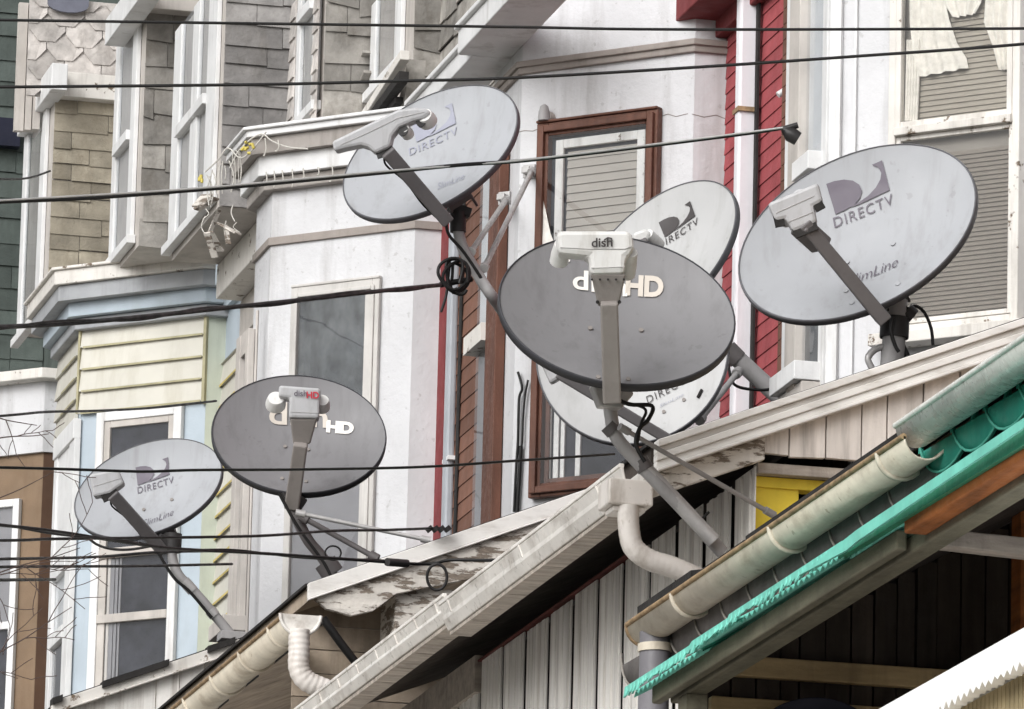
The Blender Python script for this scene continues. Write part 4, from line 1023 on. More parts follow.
    def arm(s, p0, f0, p1, f1, w, m, name='feed_arm', w1=None):
        a, b = s.px(*p0, f0+s.q+.035), s.px(*p1, f1); mb = MB()
        t = (b-a).normalized(); side = t.cross(FW).normalized(); up = side.cross(t).normalized(); w1 = w1 or w
        q0 = [a+side*w/2+up*w*.6, a-side*w/2+up*w*.6, a-side*w/2-up*w*.6, a+side*w/2-up*w*.6]
        q1 = [b+side*w1/2+up*w1*.6, b-side*w1/2+up*w1*.6, b-side*w1/2-up*w1*.6, b+side*w1/2-up*w1*.6]
        mb.add(q0+q1, [[0, 1, 2, 3][::-1], [4, 5, 6, 7], [0, 1, 5, 4], [1, 2, 6, 5], [2, 3, 7, 6], [3, 0, 4, 7]])
        return mb.build(name, m, s.root, .006)
    def coax(s, p0, p1, off=(4, 5)):
        a, b = s.px(*p0, s.q+.05), s.px(*p1, .40); d_ = RT*(off[0]/s.sc)-UP*(off[1]/s.sc)
        mb = MB(); mb.tube(smooth_path([a+d_*.6, a.lerp(b, .3)+d_, a.lerp(b, .62)+d_*.7, a.lerp(b, .9)+d_*1.2, b+d_*.2], 6), .0045, 7); mb.build('coax', 'black_cable', s.root)
        mb = MB()
        for t in (.25, .6):
            c = a.lerp(b, t)+d_*.45; t_ = (b-a).normalized(); mb.tube([c-t_*.004, c+t_*.004], .011, 8)
        build_each(mb, 'cable_tie', 'black_cable', s.root)
    def seam(s, h, pix, fwd):
        mb = MB(); mb.tube([s.px(x, y, fwd) for x, y in pix], .0013, 5); mb.build('seam', 'galvanised', h)
    def back(s, m='mast_dark', px=None):
        """bracket behind the reflector"""
        mb = MB(); c = s.c-s.b*.45-s.n*(s.cup+.025); e1, e2 = s.a.normalized(), s.b.normalized()
        for u, v, w, h, d in ((0, 0, .11, .16, .05), (-.05, 0, .012, .14, .12), (.05, 0, .012, .14, .12)):
            o = c+e1*u
            mb.prism([o-e1*w/2-e2*h/2, o+e1*w/2-e2*h/2, o+e1*w/2+e2*h/2, o-e1*w/2+e2*h/2], -s.n*d)
        return mb.build('mount_bracket', m, s.root, .004)
    def mast(s, pts, r, m, n=8): 
        mb = MB(); mb.tube(smooth_path(pts, n), r, 16); return mb.build('mast', m, s.root)
    def strut(s, a, b, r, m='galvanised'):
        mb = MB(); mb.tube([a, b], r, 10); a, b = V(a), V(b); t = (b-a).normalized()
        mb.tube([a-t*.01, a+t*.03], r*1.7, 8); mb.tube([b-t*.03, b+t*.01], r*1.7, 8); return mb.build('strut', m, s.root)
    def cable(s, pts, r=.005, name='cable', n=8):
        mb = MB(); mb.tube(smooth_path(pts, n), r, 8); return mb.build(name, 'black_cable', s.root)
    def bolts(s, pix, m='head_grey', r=.011):
        mb = MB()
        for x, y in pix:
            u, v = s.uv(x, y); p = s.pt(u, v, .001); mb.tube([p, p+s.n*.006], r, 10)
        return build_each(mb, 'bolt', m, s.ref)
    def horn(s, x, y, fwd, r, ln, m='head_white', parent=None):
        p = s.px(x, y, fwd); mb = MB(); mb.tube([p, p-s.n*ln*.6, p-s.n*ln], [r*.8, r, r], 18); return mb.build('feed_horn', m, parent or s.root)
def Ydepth(x, y, Yp): return depth(PE(Yp).hit(x, y))
LOGO_L = [(400, 215), (432, 204), (470, 198), (505, 202), (530, 218), (541, 243), (534, 270), (512, 296), (475, 318), (436, 335), (426, 300), (413, 258)]
LOGO_R = [(580, 140), (620, 122), (635, 180), (650, 240), (610, 258), (560, 282), (520, 300), (490, 308), (530, 287), (565, 262), (595, 230), (613, 198), (617, 172), (606, 152)]
def swoosh(d, src, scale, frame, m, name='emblem'):
    """the two-piece emblem: its outline is kept in the frame of the right-hand dish and moved to this dish's own frame"""
    mb = None
    for pts in src:
        q = [frame(725+x/3.94, 130+y/3.94) for x, y in pts]
        k = d.decal_poly(q, m, name); 
        if mb is None: mb = k
        else: mb.add(k.v, k.f)
    return mb.build(name, m, d.ref)
def affine(o, ex, ey):
    """maps the emblem box of the right-hand dish (827,185)-(890,160)-(833,214) onto this dish"""
    def f(x, y):
        # box corners: o = left top of the emblem, ex = right end vector, ey = down vector
        dx, dy = x-827, y-184.5
        ux, uy, vx, vy = 55., -23., 9., 31.
        det = ux*vy-uy*vx; s_ = (dx*vy-dy*vx)/det; t_ = (ux*dy-uy*dx)/det
        return (o[0]+ex[0]*s_+ey[0]*t_, o[1]+ex[1]*s_+ey[1]*t_)
    return f

# ---- 1 right-hand dish
D = Ydepth(857, 240, 22.75)
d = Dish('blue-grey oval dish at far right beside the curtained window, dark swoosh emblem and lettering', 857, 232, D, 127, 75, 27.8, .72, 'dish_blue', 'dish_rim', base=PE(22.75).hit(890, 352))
swoosh(d, (LOGO_L, LOGO_R), 1, lambda x, y: (x, y), 'logo_dark')
d.decal_text('DIRECTV', (835, 228.5), (894, 204), (-2, -10), 'logo_dark', 'lettering', .0, 0, 1.15)
d.decal_text('SlimLine', (848, 287), (899, 266), (-1.5, -9), 'logo_dark', 'script', -.012, .35, .95)
d.bolts([(893, 244), (847, 262.5), (898, 284), (852, 303), (846, 291)], 'dish_blue', .009)
h = d.head([(767, 203), (818, 182), (823, 201), (814, 206), (817, 222), (793, 232), (785, 219), (775, 221)], .42, .07, 'head_grey')
mb = MB(); 
for x0, y0, x1, y1 in ((774, 220.5, 784, 218.5), (813, 206, 822, 201), (793, 232, 816, 222.5)): mb.bar(d.px(x0, y0, .41), d.px(x1, y1, .41), .012, .05)
mb.build('recess', 'tar_and_shade', h)
d.coax((884, 320), (806, 226)); d.seam(h, [(776, 213), (814, 196)], .421); d.seam(h, [(788, 222), (813, 212)], .421)
d.horn(800, 196, .36, .035, .09, 'head_grey', h); d.horn(781, 206, .36, .03, .09, 'head_grey', h)
d.arm((884, 320), .02, (803, 222), .40, .05, 'arm_dark', 'feed_arm', .045)
mb = MB(); mb.bar(d.px(795, 228, .40), d.px(812, 232, .38), .03, .03); mb.bar(d.px(800, 226, .39), d.px(822, 246, .33), .075, .05); mb.build('arm_socket', 'arm_dark', d.root, .006)
d.back()
B = PE(22.78)
d.mast([B.hit(896, 300), B.hit(895, 325), B.hit(893, 350), B.hit(891, 372)], .04, 'mast_grey')
mb = MB(); mb.tube([B.hit(895, 318), B.hit(894, 338)], .05, 14); mb.bar(B.hit(888, 306), B.hit(910, 318), .05, .05); build_each(mb, 'clamp', 'black_metal', d.root, .004)
mb = MB(); mb.tube(smooth_path([B.hit(x, y) for x, y in ((872, 368), (868, 358), (876, 349), (888, 347), (897, 352), (903, 362))], 5), .012, 8); mb.build('foot_plate', 'galvanised', d.root)
d.cable([B.hit(x, y) for x, y in ((906, 314), (914, 306), (924, 312), (931, 328), (933, 345))], .006)
d.cable([B.hit(x, y) for x, y in ((903, 322), (901, 340), (907, 356))], .012)
d.cable([PE(22.7).hit(x, y) for x, y in ((893, 316), (891, 330), (895, 345), (899, 352))], .007)
mb = MB(); mb.tube([B.hit(905, 312), B.hit(912, 318)], .035, 10); mb.build('bolt_head', 'black_metal', d.root)

# ---- 2 top dish, on a mast fixed to the white bay
D = Ydepth(430, 150, 28.0)
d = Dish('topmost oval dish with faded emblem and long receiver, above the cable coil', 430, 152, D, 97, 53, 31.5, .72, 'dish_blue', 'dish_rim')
fr = affine((412, 122), (40, -18), (5, 21))
swoosh(d, (LOGO_L, LOGO_R), 1, fr, 'logo_faded')
d.decal_text('DIRECTV', (410, 156), (458, 134), (-1, -7), 'logo_faded', 'lettering', 0, 0, 1.15)
d.decal_text('SlimLine', (438, 190), (465, 179), (-1, -6), 'logo_faded', 'script', -.012, .3, 1)
pix = [(331.5, 141), (352, 131), (375, 120), (398, 109), (416, 107), (427, 108), (431, 113), (424, 118), (413, 121), (399, 127), (392, 136), (390, 146), (375, 153), (368, 147), (361, 145), (345, 148), (334, 151)]
h = d.head(pix, .45, .07, 'head_grey')
d.coax((447, 221), (386, 152), (-5, 5)); d.seam(h, [(340, 145), (372, 131), (398, 118), (424, 112)], .451)
for x, y, r_ in ((424, 115, .04), (404, 128, .026)): d.horn(x, y, .43, r_, .05, 'head_white', h)
mb = MB(); 
for x, y in ((421, 121), (403, 130)): mb.tube([d.px(x, y, .44), d.px(x+1, y+2, .40)], .022, 12)
mb.build('horn_mouth', 'black_metal', h)
d.arm((447, 221), .0, (386, 150), .42, .055, 'arm_dark', 'feed_arm', .06)
mb = MB(); mb.bar(d.px(376, 153, .42), d.px(392, 148, .42), .02, .05); mb.build('arm_socket', 'black_metal', d.root)
d.back()
W_ = CHB('white')
B = PE(28.05)
foot = W_.hit(552, 352)
d.mast([B.hit(458, 208), B.hit(458, 228), B.hit(463, 248), B.hit(478, 275), B.hit(496, 302), W_.hit(525, 340, .2), foot], .024, 'mast_grey')
mb = MB(); mb.tube([B.hit(458, 212), B.hit(458, 232)], .034, 12); mb.bar(B.hit(448, 206), B.hit(470, 214), .05, .04); build_each(mb, 'clamp', 'black_metal', d.root, .004)
d.strut(B.hit(471, 252), W_.hit(506, 200, .03), .012); d.strut(B.hit(484, 268), W_.hit(532, 171, .03), .012)
mb = MB()
for x, y in ((506, 199), (531, 172)):
    u, z = W_.uz(x, y); mb.box(W_, u-.03, u+.03, z-.03, z+.03, .002, .02); mb.box(W_, u-.02, u+.02, z-.015, z+.015, .02, .05)
mb.build('wall_plate', 'galvanised', d.root, .004)
d.cable([PE(28.0).hit(x, y) for x, y in ((446, 222), (449, 235), (462, 250), (476, 270), (492, 296))], .007)

# ---- 3 front dark dish
D = Ydepth(617, 312, 21.75)
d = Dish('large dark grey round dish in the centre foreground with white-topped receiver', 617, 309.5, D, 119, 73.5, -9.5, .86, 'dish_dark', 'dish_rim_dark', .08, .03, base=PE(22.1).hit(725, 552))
d.decal_text('d', (572.5, 289.5), (588, 291), (.3, -19), 'logo_white', 'lettering', .02)
d.decal_text('ish', (591, 292), (627, 297), (.3, -19), 'logo_white', 'lettering', .02)
d.decal_text('HD', (625, 295), (663, 297), (.8, -20), 'logo_cream', 'lettering', .045, 0, .95)
d.decal_text('..', (563, 262), (570, 262.5), (0, -2), 'logo_white', 'lettering', .02)
d.bolts([(590, 329), (641, 331), (598, 378), (628, 380)], 'arm_grey', .008)
h = d.head([(556, 232), (561, 230), (627, 230), (633, 233), (634, 247), (630, 254), (626, 257), (625, 273), (590, 274), (589, 256), (558, 253)], .44, .07, 'head_white', 'receiver_head', .015)
tv, tf = text_mesh('dish', .02); mb = MB()
mb.add([d.px(591.5+x*21, 247-y*9-x*.6, .446) for x, y in tv], tf)
mb.tube([d.px(x, y, .446) for x, y in ((604, 240), (608, 237.6), (611.5, 238.5), (612, 241))], .0025, 6); mb.build('lettering', 'logo_black', h)
d.seam(h, [(560, 247.5), (590, 249), (625, 249), (632, 246)], .441); d.seam(h, [(591, 268), (624.5, 267)], .441)
d.horn(630, 252, .40, .03, .1, 'head_white', h); d.horn(562, 244, .38, .03, .08, 'head_white', h)
mb = MB()
a_ = [d.px(591, 274, .43), d.px(626, 274, .43), d.px(619, 306, .39), d.px(598, 306, .39)]
mb.prism(a_, FW*.06); mb.build('arm_socket', 'arm_grey', d.root, .006)
d.arm((612, 400), -.02, (609, 300), .39, .058, 'arm_grey', 'feed_arm', .056)
mb = MB(); 
for x in (592, 600, 608, 616, 624): mb.tube([d.px(x, 279.5, .436), d.px(x, 279.5, .428)], .004, 6)
for x in (597.5, 619.5): mb.tube([d.px(x, 302, .405), d.px(x, 302, .39)], .006, 8)
build_each(mb, 'screw', 'tar_and_shade', d.root)
B = PE(21.95)
mb = MB(); mb.prism([B.hit(x, y) for x, y in ((592, 385), (604, 380), (630, 381), (634, 394), (622, 408), (600, 406))], (0, .05, 0)); mb.build('mount_bracket', 'galvanised', d.root, .005)
C1 = PE(22.05)
d.mast([C1.hit(608, 386), C1.hit(611, 415), C1.hit(616, 436), C1.hit(634, 458), C1.hit(680, 506), PE(22.1).hit(722, 552)], .0225, 'mast_grey')
mb = MB(); mb.tube([C1.hit(643, 466), C1.hit(714, 541)], .0245, 14); mb.build('mast_sleeve', 'galvanised', d.root)
mb = MB()
for p_ in (((607.5, 425), (614, 432)), ((640, 460), (646, 470))): mb.tube([C1.hit(*p_[0]), C1.hit(*p_[1])], .028, 14)
build_each(mb, 'clamp', 'mast_dark', d.root)
mb = MB()
for p_ in (((709, 512), (700, 521)), ((692, 524), (699, 530))): mb.tube([C1.hit(*p_[0]), C1.hit(*p_[1])], .005, 6)
build_each(mb, 'tie_wire', 'black_cable', d.root)
d.strut(PE(21.98).hit(622, 428), PE(22.2).hit(772, 514), .008, 'mast_grey')
d.cable([PE(21.9).hit(x, y) for x, y in ((611, 380), (613, 394), (628, 404), (652, 406), (648, 420), (640, 428), (636, 444), (645, 462))], .007)
d.cable([PE(21.9).hit(x, y) for x, y in ((604, 385), (620, 400), (645, 409), (641, 424), (637, 446))], .005)

# ---- 4 upper rear dish
D = Ydepth(656, 259, 26.2)
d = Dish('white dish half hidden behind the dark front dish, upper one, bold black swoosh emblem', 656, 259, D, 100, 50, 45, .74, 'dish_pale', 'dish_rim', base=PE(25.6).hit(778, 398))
fr = affine((659.5, 223), (31, -21), (6, 15))
swoosh(d, (LOGO_L, LOGO_R), 1, fr, 'logo_black')
d.decal_text('DIRECTV', (659, 250), (699, 224), (-1, -6.5), 'logo_black', 'lettering', 0, 0, 1.15)
h = d.head([(632, 233), (645, 228), (651, 233), (648, 241), (634, 243)], .40, .07, 'head_white')
d.horn(648, 234, .38, .026, .08, 'head_white', h)
d.arm((690, 330), .0, (640, 240), .40, .05, 'arm_dark'); d.back()
B = PE(25.7)
d.mast([B.hit(712, 322), B.hit(722, 344), B.hit(740, 361), B.hit(780, 398)], .034, 'mast_grey')
mb = MB(); mb.tube([B.hit(727, 349), B.hit(738, 360)], .039, 12); build_each(mb, 'clamp', 'mast_dark', d.root)
d.cable([PE(25.6).hit(x, y) for x, y in ((722, 345), (728, 365), (735, 385), (760, 390), (775, 388))], .006)
d.strut(PE(25.65).hit(738, 372), PE(25.2).hit(700, 420), .012, 'mast_grey')

# ---- 5 lower rear dish
D = Ydepth(632, 350, 24.9)
d = Dish('white round dish tucked under the dark front dish, its lower edge behind the white fascia', 632, 352, D, 97, 90, 28, 1.0, 'dish_pale', 'dish_rim', .07, base=PE(24.6).hit(690, 445))
d.decal_text('DIRECTV', (648, 404), (692, 380), (-2, -7), 'logo_black', 'lettering', 0, 0, 1.2)
d.decal_text('SlimLine', (660, 408), (684, 396), (-1, -3), 'logo_faded', 'script', -.012, .3, 1)
d.bolts([(664, 412), (684, 400)], 'arm_grey', .007)
mb = MB(); mb.tube([d.pt(*d.uv(698, 398), .006), d.pt(*d.uv(702, 390), .006)], .006, 6); mb.build('scuff', 'tar_and_shade', d.ref)
d.arm((676, 444), .05, (556, 372), .36, .04, 'arm_dark', 'feed_arm', .04)
h = d.head([(540, 362), (562, 352), (570, 372), (550, 384)], .38, .07, 'head_grey')
d.horn(553, 366, .36, .03, .08, 'head_grey', h)
d.back(); B = PE(24.95); d.mast([B.hit(660, 400), B.hit(668, 430), B.hit(690, 460)], .036, 'mast_grey')

# ---- 6 left dark dish
D = Ydepth(299, 434, 28.7)
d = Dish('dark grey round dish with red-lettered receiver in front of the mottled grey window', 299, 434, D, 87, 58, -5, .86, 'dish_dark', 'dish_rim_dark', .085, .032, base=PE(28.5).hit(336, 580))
d.decal_text('d', (269, 424), (287, 425), (.2, -22), 'logo_cream', 'lettering', .02)
d.decal_text('is', (290, 425), (308, 427), (.2, -22), 'logo_cream', 'lettering', .02)
d.decal_text('h', (312, 427), (327.5, 428), (.2, -22), 'logo_cream', 'lettering', .02)
d.decal_text('HD', (326, 432), (353.5, 434), (.6, -11.5), 'logo_white', 'lettering', .06, 0, .95)
d.bolts([(285, 447), (308, 450), (282, 479), (306, 482)], 'arm_grey', .008)
h = d.head([(279, 385), (320.5, 388), (319, 418), (289, 417.5), (289.5, 398), (278.5, 396)], .44, .08, 'head_grey', 'receiver_head', .01)
tv, tf = text_mesh('dish', .01); mb = MB(); mb.add([d.px(294+x*13, 396-y*6+x*.4, .446) for x, y in tv], tf); mb.build('lettering', 'logo_dark', h)
tv, tf = text_mesh('HD', .03); mb = MB(); mb.add([d.px(306.5+x*12.5, 398-y*6.5+x*.4, .446) for x, y in tv], tf); mb.build('lettering', 'logo_red', h)
d.seam(h, [(290, 412), (318, 413)], .441)
d.horn(276, 398, .40, .042, .05, 'head_white', h); d.horn(322, 400, .38, .035, .05, 'head_white', h)
mb = MB(); mb.prism([d.px(290, 419, .43), d.px(317, 419, .43), d.px(310, 444, .38), d.px(293, 444, .38)], FW*.06); mb.build('arm_socket', 'arm_grey', d.root, .006)
d.arm((292, 506), .0, (301, 442), .38, .062, 'arm_grey', 'feed_arm', .058)
B = PE(28.55)
mb = MB(); mb.prism([B.hit(x, y) for x, y in ((282, 492), (300, 494), (308, 500), (300, 512), (289, 508))], (0, .05, 0)); mb.build('mount_bracket', 'black_metal', d.root, .005)
d.mast([B.hit(292, 500), B.hit(296, 516), B.hit(308, 540), B.hit(324, 560), PE(28.5).hit(340, 590)], .024, 'mast_dark')
mb = MB(); mb.tube([B.hit(325, 562), B.hit(333, 574)], .05, 12); mb.build('foot_plate', 'mast_dark', d.root)
d.strut(PE(28.4).hit(298, 513), PE(28.3).hit(428, 540), .009); d.strut(PE(28.5).hit(302, 517), PE(28.4).hit(376, 558), .012, 'mast_dark')
d.cable([PE(28.45).hit(x, y) for x, y in ((279, 493), (287, 508), (300, 530), (322, 560), (331, 576))], .007)
mb = MB(); mb.tube(smooth_path([PE(28.4).hit(333+8*math.cos(t), 553+7*math.sin(t)) for t in [i*math.pi/6 for i in range(13)]], 3), .004, 6); mb.build('cable_loop', 'black_cable', d.root)
d.cable([P1.hit(323, 618, .06), P1.hit(340, 642, .06), P1.hit(360, 668, .06)], .018, 'brace')

# ---- 7 left light dish
D = Ydepth(148, 488, 34.2)
d = Dish('pale grey oval dish at the lower left against the powder blue bay, twigs before it', 148, 488, D, 77, 44, 20, .72, 'dish_blue', 'dish_rim', base=PE(34.1).hit(233, 637))
fr = affine((136, 468), (32, -10), (2, 18))
swoosh(d, (LOGO_L, LOGO_R), 1, fr, 'logo_dark')
d.decal_text('DIRECTV', (138, 494), (174, 483), (-.5, -6.5), 'logo_dark', 'lettering', 0, 0, 1.15)
d.decal_text('SlimLine', (143, 527), (174, 515), (-.5, -6), 'logo_dark', 'script', -.012, .3, 1)
d.bolts([(144, 510), (172, 500), (141, 522)], 'arm_grey', .009)
h = d.head([(89, 474), (118, 469), (124, 483), (110, 493), (93, 497)], .44, .08, 'head_grey')
mb = MB(); mb.bar(d.px(102, 498, .43), d.px(117, 491, .43), .014, .05); mb.build('recess', 'tar_and_shade', h)
d.coax((162, 550), (112, 496), (-4, 4)); d.seam(h, [(92, 487), (121, 478)], .441)
d.horn(102, 484, .40, .035, .09, 'head_grey', h)
d.arm((162, 550), .0, (111, 493), .42, .06, 'arm_dark'); d.back()
B = PE(34.05)
d.mast([B.hit(173, 538), B.hit(172, 556), B.hit(178, 574), B.hit(190, 587), B.hit(206, 605), B.hit(233, 637)], .025, 'mast_grey')
mb = MB(); mb.tube([B.hit(184, 581), B.hit(193, 591)], .03, 12); mb.tube([B.hit(210, 610), B.hit(215, 616)], .03, 12); build_each(mb, 'clamp', 'galvanised', d.root)
mb = MB(); mb.tube([B.hit(173, 534), B.hit(172, 552)], .046, 12); mb.bar(B.hit(158, 540), B.hit(180, 545), .05, .06); build_each(mb, 'clamp', 'black_metal', d.root, .004)
mb = MB(); u, z = B.uz(233, 637); mb.box(B, u-.07, u+.07, z-.02, z+.02, -.06, .06); mb.build('foot_plate', 'mast_grey', d.root, .004)
d.cable([PE(34.0).hit(x, y) for x, y in ((158, 552), (166, 566), (176, 580), (190, 592), (212, 618))], .008)

# ---- 8 navy dish rim peeping over the bottom edge
D = Ydepth(815, 740, 20.6)
d = Dish('navy dish whose top rim just peeps up below the dark porch rails', 816, 742, D, 62, 42, 0, .9, 'dish_navy', 'dish_navy', .06, .03)
d.arm((816, 790), 0, (814, 760), .35, .05, 'arm_dark'); d.head([(800, 745), (830, 745), (828, 765), (802, 765)], .36, .06, 'head_grey'); d.back()
B = PE(20.7); d.mast([B.hit(816, 770), B.hit(816, 830), B.hit(816, 1500)], .03, 'mast_grey')

# ================================================================== small things on the walls
W_ = CHB('white')
u, z = W_.uz(550, 119); t = thing('wall_lamp', W_.p(u, z), 'small grey lamp head above the corner of the brown framed window', 'lamp')
mb = MB(); mb.tube([W_.p(u, z, .0), W_.p(u, z, .04)], .03, 12); mb.build('base', 'beige_trim', t)
mb = MB(); mb.tube([W_.p(u, z-.02, .05), W_.p(u, z+.015, .05), W_.p(u, z+.045, .05), W_.p(u, z+.055, .05)], [.028, .026, .018, .005], 14); mb.build('lamp_shade', 'mast_grey', t)
mb = MB(); mb.tube(smooth_path([W_.hit(x, y, .02) for x, y in ((518, 372), (522, 388), (519, 400), (518, 440), (516, 470), (514, 512))], 6), .006, 8); mb.tube(smooth_path([W_.hit(x, y, .02) for x, y in ((528, 380), (525, 396), (523, 420), (522, 444), (519, 450))], 6), .005, 8)
mb.tube([W_.hit(x, y, .02) for x, y in ((521, 446), (519, 480), (517, 512))], .009, 8)
o = mb.build('wall_cable', 'black_cable'); tag(o, 'pair of black cables clipped down the white wall left of the brown window', 'cable')
u, z = FWL.uz(784, 92); t = thing('wall_tap', FWL.p(u, z), 'small white faucet-like fitting on the edge of the red shingles', 'fitting')
mb = MB(); P = PE(YB['red'] if 'red' in YB else FWL.hit(784, 92).y-.05); 
q = [P.hit(x, y) for x, y in ((778, 95), (784, 91), (790, 90))]; mb.tube(q, .014, 8); mb.build('pipe', 'white_paint', t)
mb = MB(); mb.tube([P.hit(786, 94), P.hit(788, 101)], .02, 10); mb.build('cup', 'white_paint', t)

# string of lights on the grey bay's cornice
pl = CHB('grey')
rt = thing('string_lights', pl.hit(260, 150, .2), 'white icicle string lights with a yellow clump draped on the grey bay cornice', 'string lights')
mb = MB(); 
def dz(x, y, d=.18): return pl.hit(x, y, d)
mb.tube(smooth_path([dz(x, y) for x, y in ((230, 168), (238, 152), (250, 140), (262, 134), (272, 141), (288, 147), (308, 149))], 6), .004, 6)
mb.tube(smooth_path([dz(x, y) for x, y in ((205, 172), (218, 160), (228, 148), (240, 158), (252, 150), (266, 132))], 6), .004, 6)
random.seed(21)
for x, y0 in ((266, 172), (274, 171), (282, 170), (292, 169), (303, 168), (318, 167), (332, 166), (265, 138), (278, 140)):
    l_ = random.uniform(10, 24); j = random.uniform(-3, 3); dd = .1 if y0 > 150 else .19
    mb.tube(smooth_path([dz(x, y0, dd), dz(x+1, y0+l_*.5, dd), dz(x+j*.6, y0+l_*.85, dd), dz(x+j, y0+l_*.8, dd)], 4), .0035, 5)
Ff = FR(XF-.16)
for k in range(18):
    x = random.uniform(206, 240); y0 = 175-(x-206)*.9+random.uniform(0, 10); l_ = random.uniform(8, 34); j = random.uniform(-5, 5); dd = random.uniform(.02, .2)
    mb.tube(smooth_path([dz(x, y0, dd), dz(x+j, y0+l_*.5, dd), dz(x+j*.4, y0+l_, dd)], 4), random.uniform(.002, .004), 5)
for k in range(5):
    x = random.uniform(205, 238); y0 = random.uniform(196, 225); l_ = random.uniform(8, 24); j = random.uniform(-4, 4)
    mb.tube(smooth_path([dz(x, y0, .12), dz(x+j, y0+l_*.5, .12), dz(x-j, y0+l_, .12)], 4), random.uniform(.002, .004), 5)
mb.build('wire', 'string_white', rt)
mb = MB()
for k in range(7):
    x, y = 250+random.uniform(-5, 5), 148+random.uniform(-8, 6); p = dz(x, y, .2); mb.tube([p, p+V((random.uniform(-.02, .02), random.uniform(-.02, .02), random.uniform(-.03, .03)))], .008, 7)
for k in range(4): p = dz(201+random.uniform(-2, 2), 178+random.uniform(-5, 5), .2); mb.tube([p, p+V((0, 0, .02))], .008, 7)
build_each(mb, 'bulb', 'bulb_yellow', rt)
# rotted flashing where the blue and grey bays meet
mb = MB(); random.seed(4); 
for k in range(7):
    x, y = random.uniform(200, 232), 0; y = random.uniform(190, 236); a = dz(x, y, random.uniform(-.1, .2)); mb.bar(a, a+V((random.uniform(-.1, .1), random.uniform(-.12, .12), random.uniform(-.13, -.03))), random.uniform(.02, .07), .01)
build_each(mb, 'rotted_flashing', 'peeling_white', Hg)

# ================================================================== wires across the street
def wire(label, pts, r, name='overhead_wire', group='wires strung across the street', m='black_cable', n=8):
    q = [at(*p) for p in pts]
    if pts[0][0] < -30: q.insert(0, q[0]+(q[0]-q[1]).normalized()*5)
    if pts[-1][0] > 1030: q.append(q[-1]+(q[-1]-q[-2]).normalized()*5)
    mb = MB(); mb.tube(smooth_path(q, n), r, 8)
    o = mb.build(name, m); return tag(o, label, 'wire', group)
wire('topmost black wire, nearly level, crossing the sky end to end', [(-260, 16, 16.), (0, 20, 16), (256, 23.5, 16), (512, 27, 16), (620, 29, 16), (760, 29.5, 16), (1024, 28.5, 16), (1300, 26, 16)], .0034)
wire('second black wire from the top, rising to the right above the dishes', [(-260, 88, 16.5), (0, 87, 16.5), (256, 84.5, 16.5), (400, 81, 16.5), (512, 78, 16.5), (700, 67, 16.5), (860, 56, 16.5), (1024, 44, 16.5), (1300, 18, 16.5)], .0038)
w3 = wire('thick wire crossing the topmost dish and ending in a splice by the red wall', [(-260, 214, 19), (0, 202, 19.3), (90, 198, 19.4), (190, 190.5, 19.5), (256, 185, 19.6), (380, 173, 19.7), (460, 165, 19.8), (520, 161, 19.9), (600, 152, 20), (680, 142, 20), (750, 133, 20), (783, 128, 20)], .0055)
mb = MB(); mb.tube([at(783, 129, 20), at(790, 134, 20), at(798, 139, 20)], [.008, .022, .02], 10); mb.tube([at(781, 130, 20), at(798, 125, 20)], .009, 8); mb.build('splice', 'black_metal', w3)
mb = MB(); mb.tube(smooth_path([at(x, y-1.6+1.2*math.sin(x*.05), D_) for x, y, D_ in ((0, 202, 19.28), (190, 190.5, 19.48), (380, 173, 19.68), (520, 161, 19.88), (680, 142, 19.98), (783, 128, 19.98))], 10), .003, 6); mb.build('messenger_strand', 'galvanised', w3)
def twist(o, pts, off, r, pitch=.5):
    path = smooth_path([at(*p) for p in pts], 30); mb = MB(); d = 0; out = []
    for i, p in enumerate(path):
        if i: d += (p-path[i-1]).length
        a_ = 2*math.pi*d/pitch; out.append(p+UP*off*math.cos(a_)+FW*off*math.sin(a_))
    mb.tube(out, r, 6); mb.build('strand', 'black_cable', o)
w4 = wire('thick twisted wire running to the cable coil under the topmost dish', [(-260, 338, 22), (0, 327, 24), (60, 324, 24.5), (130, 318, 25), (215, 309, 25.8), (300, 300, 26.5), (380, 291, 27.2), (440, 285, 27.9)], .0085)
twist(w4, [(-260, 338, 22), (0, 327, 24), (130, 318, 25), (215, 309, 25.8), (300, 300, 26.5), (380, 291, 27.2), (440, 285, 27.9)], .009, .005, 1.3)
mb = MB(); random.seed(2)
B = PE(27.95)
for k in range(5):
    cx, cy, rx, ry, ph = 455+random.uniform(-3, 3), 276+random.uniform(-2, 2), 12+random.uniform(-4, 4), 17+random.uniform(-3, 3), random.uniform(0, 3)
    mb.tube(smooth_path([PE(27.95-.02*k).hit(cx+rx*math.cos(t+ph)+3*math.sin(2*t), cy+ry*math.sin(t+ph)) for t in [i*math.pi/6 for i in range(12)]], 3), .007, 7)
mb.tube(smooth_path([B.hit(x, y) for x, y in ((450, 262), (448, 280), (446, 296), (441, 312))], 5), .006, 6); mb.tube([B.hit(440, 285), B.hit(455, 282), B.hit(472, 279)], .012, 8)
mb.build('coil', 'black_cable', w4)
wire('thin wire ending at the cream clapboard band of the blue bay', [(-200, 432, 30), (0, 416, 32), (45, 412, 33), (90, 411, 34), (150, 408, 35), (216, 401, 36)], .006)
wire('wire crossing the emblem of the lower left dish and reaching the centre mast', [(-260, 464, 19), (0, 467.5, 20), (120, 471, 20.4), (150, 471.5, 20.5), (200, 470, 20.7), (300, 469.5, 21.1), (420, 467, 21.6), (512, 461, 22), (614, 454, 22.6)], .0042)
